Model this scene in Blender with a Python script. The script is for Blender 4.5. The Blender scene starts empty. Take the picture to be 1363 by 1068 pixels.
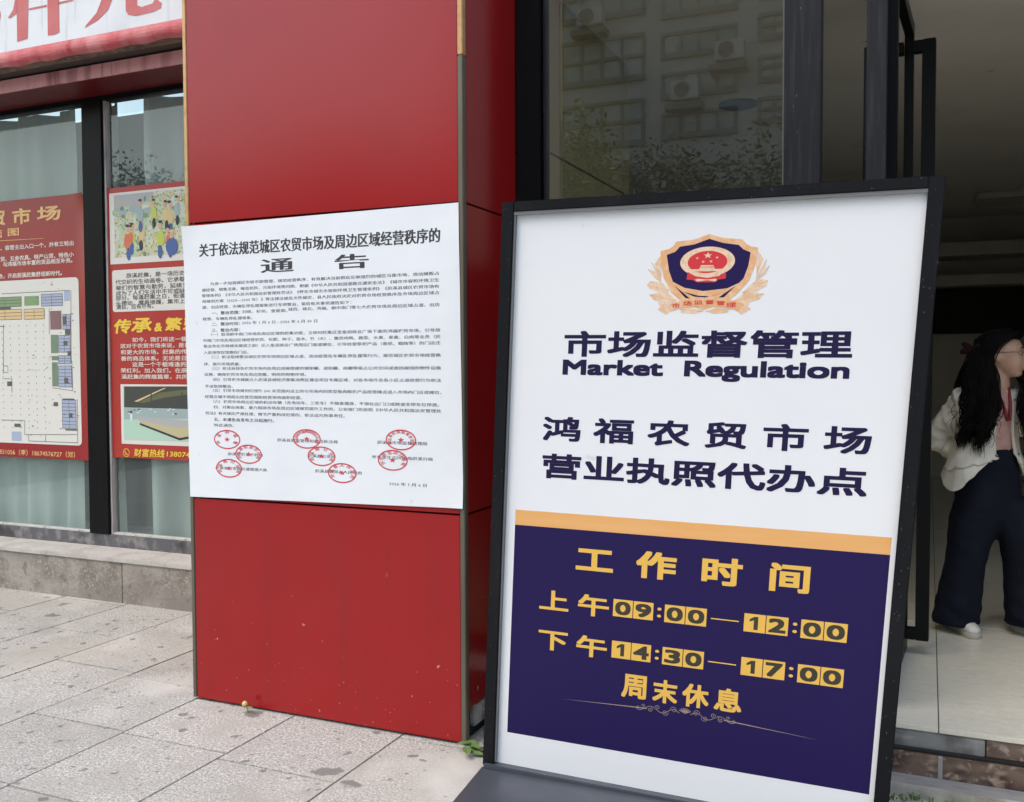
import bpy, bmesh, math, random
from mathutils import Vector, Matrix, noise
random.seed(7)
sc = bpy.context.scene
# ------------------------------------------------------------------ camera, sky, sun, exposure
cam = bpy.data.objects.new('camera', bpy.data.cameras.new('camera')); sc.collection.objects.link(cam)
CF, CP, CR, CY = 1271.378, 0.03814, -0.00388, 0.41132
cam.data.sensor_fit = 'HORIZONTAL'; cam.data.sensor_width = 36.0
cam.data.lens = 36.0 * CF / 1363.0
cam.data.clip_end = 500; cam.data.clip_start = 0.05
_f = Vector((-math.sin(CY) * math.cos(CP), math.cos(CY) * math.cos(CP), -math.sin(CP)))
_r = Vector((math.cos(CY), math.sin(CY), 0)); _u = _r.cross(_f)
_R = math.cos(CR) * _r + math.sin(CR) * _u; _U = -math.sin(CR) * _r + math.cos(CR) * _u
cam.matrix_world = Matrix(((_R.x, _U.x, -_f.x, 1.7601), (_R.y, _U.y, -_f.y, -3.5419), (_R.z, _U.z, -_f.z, 1.6), (0, 0, 0, 1)))
sc.camera = cam
SUN_EL, SUN_AZ = math.radians(58), math.radians(215)     # azimuth clockwise from +Y: behind the camera, to its left
w = bpy.data.worlds.new('World'); sc.world = w; w.use_nodes = True
nt = w.node_tree; bg = nt.nodes['Background']
sky = nt.nodes.new('ShaderNodeTexSky'); sky.sky_type = 'NISHITA'; sky.sun_disc = False
sky.sun_elevation = SUN_EL; sky.sun_rotation = SUN_AZ; sky.air_density = 1.6; sky.dust_density = 3.0; sky.ozone_density = 0.6
nt.links.new(sky.outputs[0], bg.inputs[0]); bg.inputs[1].default_value = 0.15
sun = bpy.data.objects.new('sun', bpy.data.lights.new('sun', 'SUN')); sc.collection.objects.link(sun)
sun.data.energy = 0.5; sun.data.angle = math.radians(35); sun.data.color = (1.0, 0.985, 0.96)
_d = Vector((math.sin(SUN_AZ) * math.cos(SUN_EL), math.cos(SUN_AZ) * math.cos(SUN_EL), math.sin(SUN_EL)))
sun.rotation_euler = _d.to_track_quat('Z', 'Y').to_euler(); sun.location = (-3, -8, 9)
sc.view_settings.view_transform = 'Standard'; sc.view_settings.look = 'None'
sc.view_settings.exposure = 0.92; sc.view_settings.gamma = 1.0
sc.cycles.max_bounces = 8; sc.cycles.transparent_max_bounces = 16

# ------------------------------------------------------------------ helpers
class PB:
    def __init__(s): s.v = []; s.f = []
    def add(s, vs, fs):
        k = len(s.v); s.v += [tuple(v) for v in vs]; s.f += [tuple(i + k for i in f) for f in fs]; return s
    def poly(s, pts): return s.add(pts, [tuple(range(len(pts)))])
    def box(s, a, b, pl=None):
        x0, y0, z0 = a; x1, y1, z1 = b
        vs = [(x, y, z) for z in (z0, z1) for x, y in ((x0, y0), (x1, y0), (x1, y1), (x0, y1))]
        if pl: vs = [pl(*v) for v in vs]
        return s.add(vs, [(3, 2, 1, 0), (4, 5, 6, 7), (0, 1, 5, 4), (1, 2, 6, 5), (2, 3, 7, 6), (3, 0, 4, 7)])
    def tube(s, pts, rad, n=8, cap=True):
        pts = [Vector(p) for p in pts]; m = len(pts)
        if not isinstance(rad, (list, tuple)): rad = [rad] * m
        ref = Vector((0.31, 0.17, 0.94)); vs = []; 
        for i, p in enumerate(pts):
            t = (pts[min(i + 1, m - 1)] - pts[max(i - 1, 0)]).normalized()
            if abs(t.dot(ref)) > .98: ref = Vector((1, .1, 0))
            a = t.cross(ref).normalized(); b = t.cross(a)
            vs += [p + rad[i] * (math.cos(2 * math.pi * k / n) * a + math.sin(2 * math.pi * k / n) * b) for k in range(n)]
        fs = [(i * n + k, i * n + (k + 1) % n, (i + 1) * n + (k + 1) % n, (i + 1) * n + k) for i in range(m - 1) for k in range(n)]
        if cap: fs += [tuple(range(n))[::-1], tuple((m - 1) * n + k for k in range(n))]
        return s.add(vs, fs)
    def loft(s, rings, n=24, cap=True, fn=None):     # rings: (cx, cy, cz, rx, ry, rot)
        vs = []
        for (cx, cy, cz, rx, ry, ro) in rings:
            for k in range(n):
                t = 2 * math.pi * k / n; x = rx * math.cos(t); y = ry * math.sin(t)
                p = Vector((cx + x * math.cos(ro) - y * math.sin(ro), cy + x * math.sin(ro) + y * math.cos(ro), cz))
                vs.append(fn(p) if fn else p)
        m = len(rings)
        fs = [(i * n + k, i * n + (k + 1) % n, (i + 1) * n + (k + 1) % n, (i + 1) * n + k) for i in range(m - 1) for k in range(n)]
        if cap: fs += [tuple(range(n))[::-1], tuple((m - 1) * n + k for k in range(n))]
        return s.add(vs, fs)
    def ball(s, c, r, nu=16, nv=10, M=None):
        if not isinstance(r, (list, tuple)): r = (r, r, r)
        vs = []; c = Vector(c)
        for j in range(1, nv):
            for i in range(nu):
                a = 2 * math.pi * i / nu; b = math.pi * j / nv
                p = Vector((r[0] * math.sin(b) * math.cos(a), r[1] * math.sin(b) * math.sin(a), r[2] * math.cos(b)))
                vs.append(c + (M @ p if M else p))
        e = Vector((0, 0, r[2])); e = M @ e if M else e
        vs += [c + e, c - e]; T = len(vs) - 2
        fs = [(j * nu + i, j * nu + (i + 1) % nu, (j + 1) * nu + (i + 1) % nu, (j + 1) * nu + i) for j in range(nv - 2) for i in range(nu)]
        fs += [(T, (i + 1) % nu, i) for i in range(nu)] + [(T + 1, (nv - 2) * nu + i, (nv - 2) * nu + (i + 1) % nu) for i in range(nu)]
        return s.add(vs, fs)
    def build(s, name, m, parent=None, smooth=False, bevel=0.0, remesh=0.0, fixn=True):
        me = bpy.data.meshes.new(name); me.from_pydata(s.v, [], s.f)
        bm = bmesh.new(); bm.from_mesh(me)
        if fixn: bmesh.ops.recalc_face_normals(bm, faces=bm.faces)
        if bevel: bmesh.ops.bevel(bm, geom=list(bm.edges), offset=bevel, segments=2, affect='EDGES', clamp_overlap=True)
        bm.to_mesh(me); bm.free()
        o = bpy.data.objects.new(name, me); sc.collection.objects.link(o)
        if remesh:
            md = o.modifiers.new('r', 'REMESH'); md.mode = 'VOXEL'; md.voxel_size = remesh
            sm = o.modifiers.new('s', 'SMOOTH'); sm.factor = .5; sm.iterations = 4
            dg = bpy.context.evaluated_depsgraph_get()
            me2 = bpy.data.meshes.new_from_object(o.evaluated_get(dg)); o.modifiers.clear(); o.data = me2; me = me2; smooth = True
        if m: 
            me.materials.clear(); me.materials.append(m)
        if smooth: me.polygons.foreach_set('use_smooth', [True] * len(me.polygons))
        if parent is not None:
            o.parent = parent
            off = parent_origin(parent)
            me.transform(Matrix.Translation(-off))
        return o
def parent_origin(p):
    t = Vector((0, 0, 0))
    while p is not None: t += p.location; p = p.parent
    return t
def thing(name, label, cat, loc, group=None):
    o = bpy.data.objects.new(name, None); sc.collection.objects.link(o); o.location = loc; o.empty_display_size = .1
    return tag(o, label, cat, group)
def tag(o, label, cat, group=None):
    o['label'] = label; o['category'] = cat
    if group: o['group'] = group
    return o
def struct(o): o['kind'] = 'structure'; return o
class Plane:                                     # flat surface with its own two axes; d lifts off it towards the viewer
    def __init__(s, o, u, v, n): s.o = Vector(o); s.u = Vector(u); s.v = Vector(v); s.n = Vector(n)
    def __call__(s, a, b, d=0.0): return s.o + a * s.u + b * s.v + d * s.n
    def rect(s, pb, a0, b0, a1, b1, d): pb.poly([s(a0, b0, d), s(a1, b0, d), s(a1, b1, d), s(a0, b1, d)])
    def poly(s, pb, pts, d): pb.poly([s(p[0], p[1], d) for p in pts])
    def ell(s, pb, c, ra, rb, d, n=40, a0=0, a1=2 * math.pi): pb.poly([s(c[0] + ra * math.cos(a0 + (a1 - a0) * k / n), c[1] + rb * math.sin(a0 + (a1 - a0) * k / n), d) for k in range(n)])
    def ring(s, pb, c, ra, rb, wd, d, n=40):
        vs = []
        for k in range(n):
            t = 2 * math.pi * k / n
            vs += [s(c[0] + ra * math.cos(t), c[1] + rb * math.sin(t), d), s(c[0] + (ra - wd) * math.cos(t), c[1] + (rb - wd) * math.sin(t), d)]
        pb.add(vs, [(2 * k, 2 * ((k + 1) % n), 2 * ((k + 1) % n) + 1, 2 * k + 1) for k in range(n)])
    def star(s, pb, c, ra, rb, d, rot=0):
        pts = []
        for k in range(10):
            t = math.pi / 2 + rot + k * math.pi / 5; q = 1 if k % 2 == 0 else .4
            pts.append((c[0] + ra * q * math.cos(t), c[1] + rb * q * math.sin(t)))
        s.poly(pb, pts, d)
    def line(s, pb, pts, wd, d):
        for p, q in zip(pts[:-1], pts[1:]):
            dx, dy = q[0] - p[0], q[1] - p[1]; L = math.hypot(dx, dy) or 1; nx, ny = -dy / L * wd / 2, dx / L * wd / 2
            s.poly(pb, [(p[0] + nx, p[1] + ny), (p[0] - nx, p[1] - ny), (q[0] - nx, q[1] - ny), (q[0] + nx, q[1] + ny)], d)
_tc = {}
def glyphs(body, bold=0.0, res=3):
    k = (body, bold, res)
    if k in _tc: return _tc[k]
    c = bpy.data.curves.new('t', 'FONT'); c.body = body; c.offset = bold; c.resolution_u = res
    o = bpy.data.objects.new('t', c); sc.collection.objects.link(o)
    dg = bpy.context.evaluated_depsgraph_get(); me = bpy.data.meshes.new_from_object(o.evaluated_get(dg))
    r = ([(v.co.x, v.co.y) for v in me.vertices], [tuple(p.vertices) for p in me.polygons])
    bpy.data.objects.remove(o); bpy.data.curves.remove(c); bpy.data.meshes.remove(me)
    _tc[k] = r; return r
def text(pb, pl, body, a0, b0, a1, b1, d, bold=0.0, res=3, shear=0.0, full=False, serif=0.0):
    """fits the text to the rectangle (a0,b0)-(a1,b1) of the plane; full: b0..b1 is the em height rather than the ink"""
    vs, fs = glyphs(body, 0.0, res)
    x0 = min(v[0] for v in vs); x1 = max(v[0] for v in vs)
    y0, y1 = (-.1, .88) if full else (min(v[1] for v in vs), max(v[1] for v in vs))
    sx = (a1 - a0) / (x1 - x0); sy = (b1 - b0) / (y1 - y0)
    offs = [(0, 0)] + ([(-serif, 0), (serif, 0)] if serif else []) + ([(bold * i_, bold * j_) for i_ in (-1, 0, 1) for j_ in (-1, 0, 1) if i_ or j_] if bold > .004 else [])
    for i, (dx, dy) in enumerate(offs):          # heavier strokes: the same glyphs struck again a hair to the side
        pb.add([pl(a0 + (x - x0) * sx + dx * min(sx, 1.35 * sy) + shear * (y - y0) * sy, b0 + (y - y0 + dy) * sy, d + i * .00002) for x, y in vs], fs)

def M(name, col, rough=.6, metal=0.0, var=None, bump=None, spec=.5, coat=0.0, trans=None, extra=None):
    m = bpy.data.materials.new(name); m.use_nodes = True; n = m.node_tree; L = n.links
    b = n.nodes['Principled BSDF']; b.inputs['Base Color'].default_value = (*col, 1); b.inputs['Roughness'].default_value = rough
    b.inputs['Metallic'].default_value = metal; b.inputs['Specular IOR Level'].default_value = spec
    b.inputs['Coat Weight'].default_value = coat; b.inputs['Coat Roughness'].default_value = .20; b.inputs['Coat IOR'].default_value = 1.5
    tc = n.nodes.new('ShaderNodeTexCoord'); cur = None
    def noise_(sc_, det=6, stretch=None):
        t = n.nodes.new('ShaderNodeTexNoise'); t.inputs['Scale'].default_value = sc_; t.inputs['Detail'].default_value = det
        if stretch:
            mp = n.nodes.new('ShaderNodeMapping'); mp.inputs['Scale'].default_value = stretch
            L.new(tc.outputs['Object'], mp.inputs[0]); L.new(mp.outputs[0], t.inputs[0])
        else: L.new(tc.outputs['Object'], t.inputs[0])
        return t
    def ramp(src, lo, hi):
        r = n.nodes.new('ShaderNodeMapRange'); r.inputs[1].default_value = lo; r.inputs[2].default_value = hi; r.clamp = True
        L.new(src, r.inputs[0]); return r.outputs[0]
    def mix(fac, a, c2):
        x = n.nodes.new('ShaderNodeMix'); x.data_type = 'RGBA'; L.new(fac, x.inputs[0])
        if isinstance(a, tuple): x.inputs[6].default_value = (*a, 1)
        else: L.new(a, x.inputs[6])
        if isinstance(c2, tuple): x.inputs[7].default_value = (*c2, 1)
        else: L.new(c2, x.inputs[7])
        return x.outputs[2]
    cur = col
    for v in (var or []):          # (scale, lo, hi, colour, stretch)
        t = noise_(v[0], v[5] if len(v) > 5 else 6, v[4] if len(v) > 4 else None)
        cur = mix(ramp(t.outputs['Fac'], v[1], v[2]), cur, v[3])
    if extra: cur = extra(n, L, tc, cur, mix, ramp, noise_)
    if not isinstance(cur, tuple): L.new(cur, b.inputs['Base Color'])
    if bump:
        t = noise_(bump[0], 8, bump[2] if len(bump) > 2 else None); bp = n.nodes.new('ShaderNodeBump'); bp.inputs['Strength'].default_value = bump[1]; bp.inputs['Distance'].default_value = .01
        L.new(t.outputs['Fac'], bp.inputs['Height']); L.new(bp.outputs[0], b.inputs['Normal'])
    if rough > .15:
        t2 = noise_(6.0); mr = n.nodes.new('ShaderNodeMapRange'); mr.inputs[3].default_value = rough * .82; mr.inputs[4].default_value = min(1, rough * 1.2)
        L.new(t2.outputs['Fac'], mr.inputs[0]); L.new(mr.outputs[0], b.inputs['Roughness'])
    return m
def glass_mat(name, tint, haze, hazecol, ior=1.5):
    m = bpy.data.materials.new(name); m.use_nodes = True; n = m.node_tree; L = n.links; n.nodes.clear()
    out = n.nodes.new('ShaderNodeOutputMaterial'); tr = n.nodes.new('ShaderNodeBsdfTransparent'); tr.inputs[0].default_value = (*tint, 1)
    gl = n.nodes.new('ShaderNodeBsdfGlossy'); gl.inputs['Roughness'].default_value = .0
    lw = n.nodes.new('ShaderNodeLayerWeight'); lw.inputs[0].default_value = .5; f0 = ((ior - 1) / (ior + 1)) ** 2 * 2
    pw = n.nodes.new('ShaderNodeMath'); pw.operation = 'POWER'; pw.inputs[1].default_value = 5.0; L.new(lw.outputs['Facing'], pw.inputs[0])
    fr = n.nodes.new('ShaderNodeMath'); fr.operation = 'MULTIPLY_ADD'; fr.inputs[1].default_value = 1 - f0; fr.inputs[2].default_value = f0; L.new(pw.outputs[0], fr.inputs[0])
    df = n.nodes.new('ShaderNodeBsdfDiffuse'); df.inputs[0].default_value = (*hazecol, 1)
    tc = n.nodes.new('ShaderNodeTexCoord'); mp = n.nodes.new('ShaderNodeMapping'); mp.inputs['Scale'].default_value = (3.2, 3.2, .9)
    no = n.nodes.new('ShaderNodeTexNoise'); no.inputs['Scale'].default_value = 1.6; no.inputs['Detail'].default_value = 8
    L.new(tc.outputs['Object'], mp.inputs[0]); L.new(mp.outputs[0], no.inputs[0])
    mr = n.nodes.new('ShaderNodeMapRange'); mr.inputs[1].default_value = .35; mr.inputs[2].default_value = .75; mr.inputs[3].default_value = haze * .75; mr.inputs[4].default_value = haze * 1.5
    L.new(no.outputs['Fac'], mr.inputs[0])
    m1 = n.nodes.new('ShaderNodeMixShader'); m2 = n.nodes.new('ShaderNodeMixShader')
    L.new(mr.outputs[0], m1.inputs[0]); L.new(tr.outputs[0], m1.inputs[1]); L.new(df.outputs[0], m1.inputs[2])
    L.new(fr.outputs[0], m2.inputs[0]); L.new(m1.outputs[0], m2.inputs[1]); L.new(gl.outputs[0], m2.inputs[2]); L.new(m2.outputs[0], out.inputs[0])
    return m
def specks(scale, thr, colr, amount=1.0, stretch=None, zlim=None):
    def f(n, L, tc, cur, mix, ramp, noise_):
        v = n.nodes.new('ShaderNodeTexVoronoi'); v.inputs['Scale'].default_value = scale; v.inputs['Randomness'].default_value = 1
        wob = noise_(scale * 2.2, 3); ad = n.nodes.new('ShaderNodeMixRGB'); ad.blend_type = 'ADD'; ad.inputs[0].default_value = .7 / scale
        mp = n.nodes.new('ShaderNodeMapping'); mp.inputs['Scale'].default_value = stretch or (1, 1, 1)
        L.new(tc.outputs['Object'], mp.inputs[0]); L.new(mp.outputs[0], ad.inputs[1]); L.new(wob.outputs['Color'], ad.inputs[2]); L.new(ad.outputs[0], v.inputs[0])
        sep = n.nodes.new('ShaderNodeSeparateColor'); L.new(v.outputs['Color'], sep.inputs[0])
        md = n.nodes.new('ShaderNodeMath'); md.operation = 'MULTIPLY'; md.inputs[1].default_value = thr
        pw = n.nodes.new('ShaderNodeMath'); pw.operation = 'POWER'; pw.inputs[1].default_value = 5.0
        L.new(sep.outputs[0], pw.inputs[0]); L.new(pw.outputs[0], md.inputs[0])
        sb = n.nodes.new('ShaderNodeMath'); sb.operation = 'SUBTRACT'; L.new(md.outputs[0], sb.inputs[0]); L.new(v.outputs['Distance'], sb.inputs[1])
        r = ramp(sb.outputs[0], 0.0, .06)
        ml = n.nodes.new('ShaderNodeMath'); ml.operation = 'MULTIPLY'; ml.inputs[1].default_value = amount; L.new(r, ml.inputs[0]); r = ml.outputs[0]
        if zlim:
            sx = n.nodes.new('ShaderNodeSeparateXYZ'); L.new(tc.outputs['Object'], sx.inputs[0]); z = ramp(sx.outputs[2], zlim[1], zlim[0])
            m3 = n.nodes.new('ShaderNodeMath'); m3.operation = 'MULTIPLY'; L.new(r, m3.inputs[0]); L.new(z, m3.inputs[1]); r = m3.outputs[0]
        return mix(r, cur, colr)
    return f
def chain(*fs):
    def f(n, L, tc, cur, mix, ramp, noise_):
        for g in fs: cur = g(n, L, tc, cur, mix, ramp, noise_)
        return cur
    return f
def island_tone(amount):
    def f(n, L, tc, cur, mix, ramp, noise_):
        g = n.nodes.new('ShaderNodeNewGeometry'); hs = n.nodes.new('ShaderNodeHueSaturation')
        mr = n.nodes.new('ShaderNodeMapRange'); mr.inputs[3].default_value = 1 - amount; mr.inputs[4].default_value = 1 + amount
        L.new(g.outputs['Random Per Island'], mr.inputs[0]); L.new(mr.outputs[0], hs.inputs['Value']); L.new(cur, hs.inputs['Color'])
        return hs.outputs[0]
    return f

granite = M('granite', (.475, .463, .42), .75, var=[(110, .50, .58, (.25, .24, .225)), (80, .54, .62, (.66, .645, .60)), (260, .52, .62, (.22, .21, .20)), (2.2, .47, .74, (.33, .315, .285)), (.9, .5, .8, (.44, .41, .35)), (9, .55, .76, (.35, .33, .29)), (1.4, .55, .72, (.56, .54, .50))], bump=(150, .18),
            extra=chain(island_tone(.07), specks(6, .40, (.11, .105, .10), .7), specks(15, .40, (.12, .115, .11), .75), specks(34, .42, (.16, .15, .14), .7)))
joint = M('joint', (.06, .055, .05), .9)
red = M('red_panel', (.305, .0055, .007), .30, var=[(3, .45, .8, (.28, .005, .0065)), (1.1, .5, .8, (.32, .007, .0085), (1, 1, .4)), (9, .55, .8, (.26, .008, .009), (1, 1, .06))], bump=(1.3, .03), spec=.06, coat=.82, extra=chain(specks(16, .15, (.70, .55, .48), .75, zlim=(.2, .75)), specks(46, .22, (.62, .40, .34), .6, zlim=(.05, .6)), specks(30, .2, (.20, .012, .014), .7)))
red_side = red
backing = M('dark_backing', (.012, .011, .010), .8)
gold_trim = M('tan_trim', (.56, .33, .15), .35, metal=.35, var=[(30, .5, .7, (.40, .24, .12))])
grey_trim = M('weathered_trim', (.15, .135, .10), .45, metal=.3, var=[(25, .4, .7, (.12, .10, .07), (1, 1, .1))])
paper = M('paper', (.76, .785, .82), .55, bump=(7, .42), var=[(2, .4, .8, (.72, .75, .79))], extra=specks(14, .18, (.62, .65, .69), .5))
ink = M('black_ink', (.045, .045, .052), .8)
ink_soft = M('small_ink', (.055, .055, .065), .8)
seal_ink = M('seal_ink', (.55, .055, .065), .8)
black_metal = M('black_metal', (.009, .0095, .011), .42, spec=.35, var=[(9, .5, .8, (.013, .0135, .016), (1, 1, .15))], bump=(60, .05))
dark_alu = M('dark_aluminium', (.012, .0125, .0155), .42, metal=.15, spec=.3, var=[(60, .5, .75, (.030, .030, .034), (1, 1, .05)), (120, .71, .75, (.11, .11, .115), (1, 1, .3))])
black_alu = M('black_aluminium', (.0055, .0055, .0065), .35, spec=.12, var=[(40, .5, .8, (.009, .009, .011), (1, 1, .06))])
white_board = M('white_board', (.795, .805, .822), .33, var=[(1.5, .4, .8, (.765, .785, .82))], extra=specks(5, .10, (.55, .56, .6), .5))
navy = M('navy_print', (.0165, .009, .073), .5, spec=.2)
navy_ink = M('navy_ink', (.015, .010, .052), .6, spec=.2)
orange = M('orange_band', (.78, .40, .13), .45, var=[(3, .4, .7, (.80, .43, .17), (1, 1, 12))])
gold_ink = M('gold_print', (.80, .48, .085), .5)
box_ink = M('dark_digit', (.04, .035, .025), .5)
gunmetal = M('base_plate_grey', (.072, .080, .098), .40, metal=.25, var=[(8, .5, .8, (.09, .098, .115))], extra=specks(24, .2, (.2, .21, .23), .7))
# ------------------------------------------------------------------ ground: slabs with real joints
pb = PB(); pb.poly([(-60, -120, -.03), (60, -120, -.03), (60, 3.0, -.03), (-60, 3.0, -.03)])
struct(pb.build('ground', joint))
pb = PB(); xs = [-.31 - .57 * k for k in range(-12, 16)]
known = {0: [-.51, .06], 1: [-1.02, -.454, .11], 2: [-.436, .13], 3: [-.95, .19], 4: [.642, -.49], 5: [.08], -1: [-1.1, -.03], -2: [-.75]}
for k, x1 in zip(range(-12, 16), xs):
    x0 = x1 - .57; ys = sorted(known.get(k, [random.uniform(-.6, .0)]))
    y = ys[0]
    while y > -6.5: y -= random.choice((1.14, 1.14, .57)); ys.insert(0, y)
    y = ys[-1]
    while y < 1.6: y += 1.14; ys.append(y)
    for a, b in zip(ys[:-1], ys[1:]):
        g = .0036; tz = random.uniform(-.0012, .0006)
        if x0 > 1.0 and b > .2: b = min(b, .24)
        if b - a < .05: continue
        b = min(b, 1.62)
        pb.box((x0 + g, a + g, -.028), (x1 - g, b - g, tz))
struct(pb.build('pavement', granite, bevel=.0015))
asphalt = M('asphalt', (.065, .065, .066), .85, var=[(120, .45, .7, (.10, .10, .10))])
pb = PB(); pb.poly([(-60, -120, -.02), (60, -120, -.02), (60, -6.9, -.02), (-60, -6.9, -.02)]); struct(pb.build('road', asphalt))

# ------------------------------------------------------------------ red clad column
ZL, ZS = 0.975, 2.267
CW = 1.459
col = thing('red_clad_column', 'glossy red panel-clad column with tan corner strips, carrying the white paper notice', 'column', (-CW / 2, .3, 0))
gp = .004
for z0, z1 in ((.012, ZL - gp), (ZL + gp, ZS - gp), (ZS + gp, 4.7)):
    PB().box((-CW + .022, 0, z0), (-.024, .03, z1)).build('front_panel', red, col, bevel=.0015)
for z0, z1 in ((.15, ZL - gp), (ZL + gp, ZS - gp), (ZS + gp, 4.7)):
    PB().box((-.028, .030, z0), (0.0, .545, z1)).build('side_panel', red_side, col, bevel=.0015)
    PB().box((-CW, .030, z0 if z0 > .2 else .012), (-CW + .02, 1.50, z1)).build('side_panel', red_side, col, bevel=.0015)
PB().box((-CW + .021, .032, -.02), (-.032, 1.5, 4.68)).build('core', backing, col)
zg = (-0.0115,2.8665)[1]
PB().box((-.022, -.004, zg), (.002, .028, 4.7)).build('corner_strip', gold_trim, col, bevel=.003)
PB().box((-.022, -.004, .012), (.002, .028, zg - .002)).build('corner_strip', grey_trim, col, bevel=.003)
PB().box((-CW - .002, -.003, 1.7), (-CW + .020, .028, 4.7)).build('corner_strip', gold_trim, col, bevel=.003)
PB().box((-CW - .002, -.003, .012), (-CW + .020, .028, 1.698)).build('corner_strip', grey_trim, col, bevel=.003)
stone = M('rough_stone', (.40, .39, .37), .85, var=[(14, .45, .65, (.16, .15, .14)), (40, .5, .7, (.5, .49, .47))], bump=(22, .9))
pl = PB(); pl.box((-.05, .10, .045), (-.006, .54, .147)); pl.build('plinth_stone', stone, col, bevel=.008)

# ------------------------------------------------------------------ paper notice on the column
def sheet_lift(a, b): return .0070 + .0018 * noise.noise(Vector((a * 4, b * 5, 3))) + .0005 * noise.noise(Vector((a * 13, b * 11, 9))) + .010 * max(0, (a + .16) / .16) ** 2 * max(0, (1.14 - b) / .15) ** 2 + .006 * max(0, (-1.30 - a) / .15) ** 2 * max(0, (b - 2.05) / .17) ** 2
class Sheet(Plane):                              # print follows the slightly wavy paper
    def __call__(s, a, b, d=0.0): return Plane.__call__(s, a, b, d + sheet_lift(a, b))
NP = Sheet((0, 0, 0), (1, 0, 0), (0, 0, 1), (0, -1, 0))
notice = thing('notice', 'white paper notice with small black print and red seals, pasted on the red column', 'notice', (-.73, -.004, 1.62))
TL, TR, BL, BR = (-1.4716,2.2552), (-0.0188,2.2663), (-1.4545,0.9782), (-0.0038,1.0035)
nv, nw = 70, 60; vs = []
for j in range(nw + 1):
    for i in range(nv + 1):
        s, t = i / nv, j / nw
        a = (1 - t) * ((1 - s) * BL[0] + s * BR[0]) + t * ((1 - s) * TL[0] + s * TR[0]); b = (1 - t) * ((1 - s) * BL[1] + s * BR[1]) + t * ((1 - s) * TL[1] + s * TR[1])
        vs.append(NP(min(a, -.003), b, 0))
p_ = PB().add(vs, [(j * (nv + 1) + i, j * (nv + 1) + i + 1, (j + 1) * (nv + 1) + i + 1, (j + 1) * (nv + 1) + i) for j in range(nw) for i in range(nv)])
sheet = p_.build('paper_sheet', paper, notice, smooth=True)
ND = .0004
def nline(pb, body, p, q, h=.0155, **k):          # a printed line from p to q on the notice
    b = (p[1] + q[1]) / 2; text(pb, NP, body, p[0], b - h * .35, q[0], b + h * .65, ND, full=True, **k)
pb = PB()
text(pb, NP, '关于依法规范城区农贸市场及周边区域经营秩序的', (-1.3741,2.1049)[0], ((-1.3741,2.1049)[1] + (-0.1064,2.1117)[1]) / 2, (-0.1054,2.1134)[0], ((-1.3729,2.1634)[1] + (-0.1060,2.1740)[1]) / 2, ND, bold=.010, serif=.040)
text(pb, NP, '通', (-1.0190,2.0197)[0], (-1.0190,2.0197)[1], (-0.8441,2.0795)[0], (-0.8441,2.0795)[1], ND, bold=.010, serif=.05)
text(pb, NP, '告', (-0.6208,2.0187)[0], (-0.6208,2.0187)[1], (-0.4543,2.0806)[0], (-0.4543,2.0806)[1], ND, bold=.010, serif=.05)
pb.build('title', ink, notice)
pb = PB()
X0, X1 = 110, 1240
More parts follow.
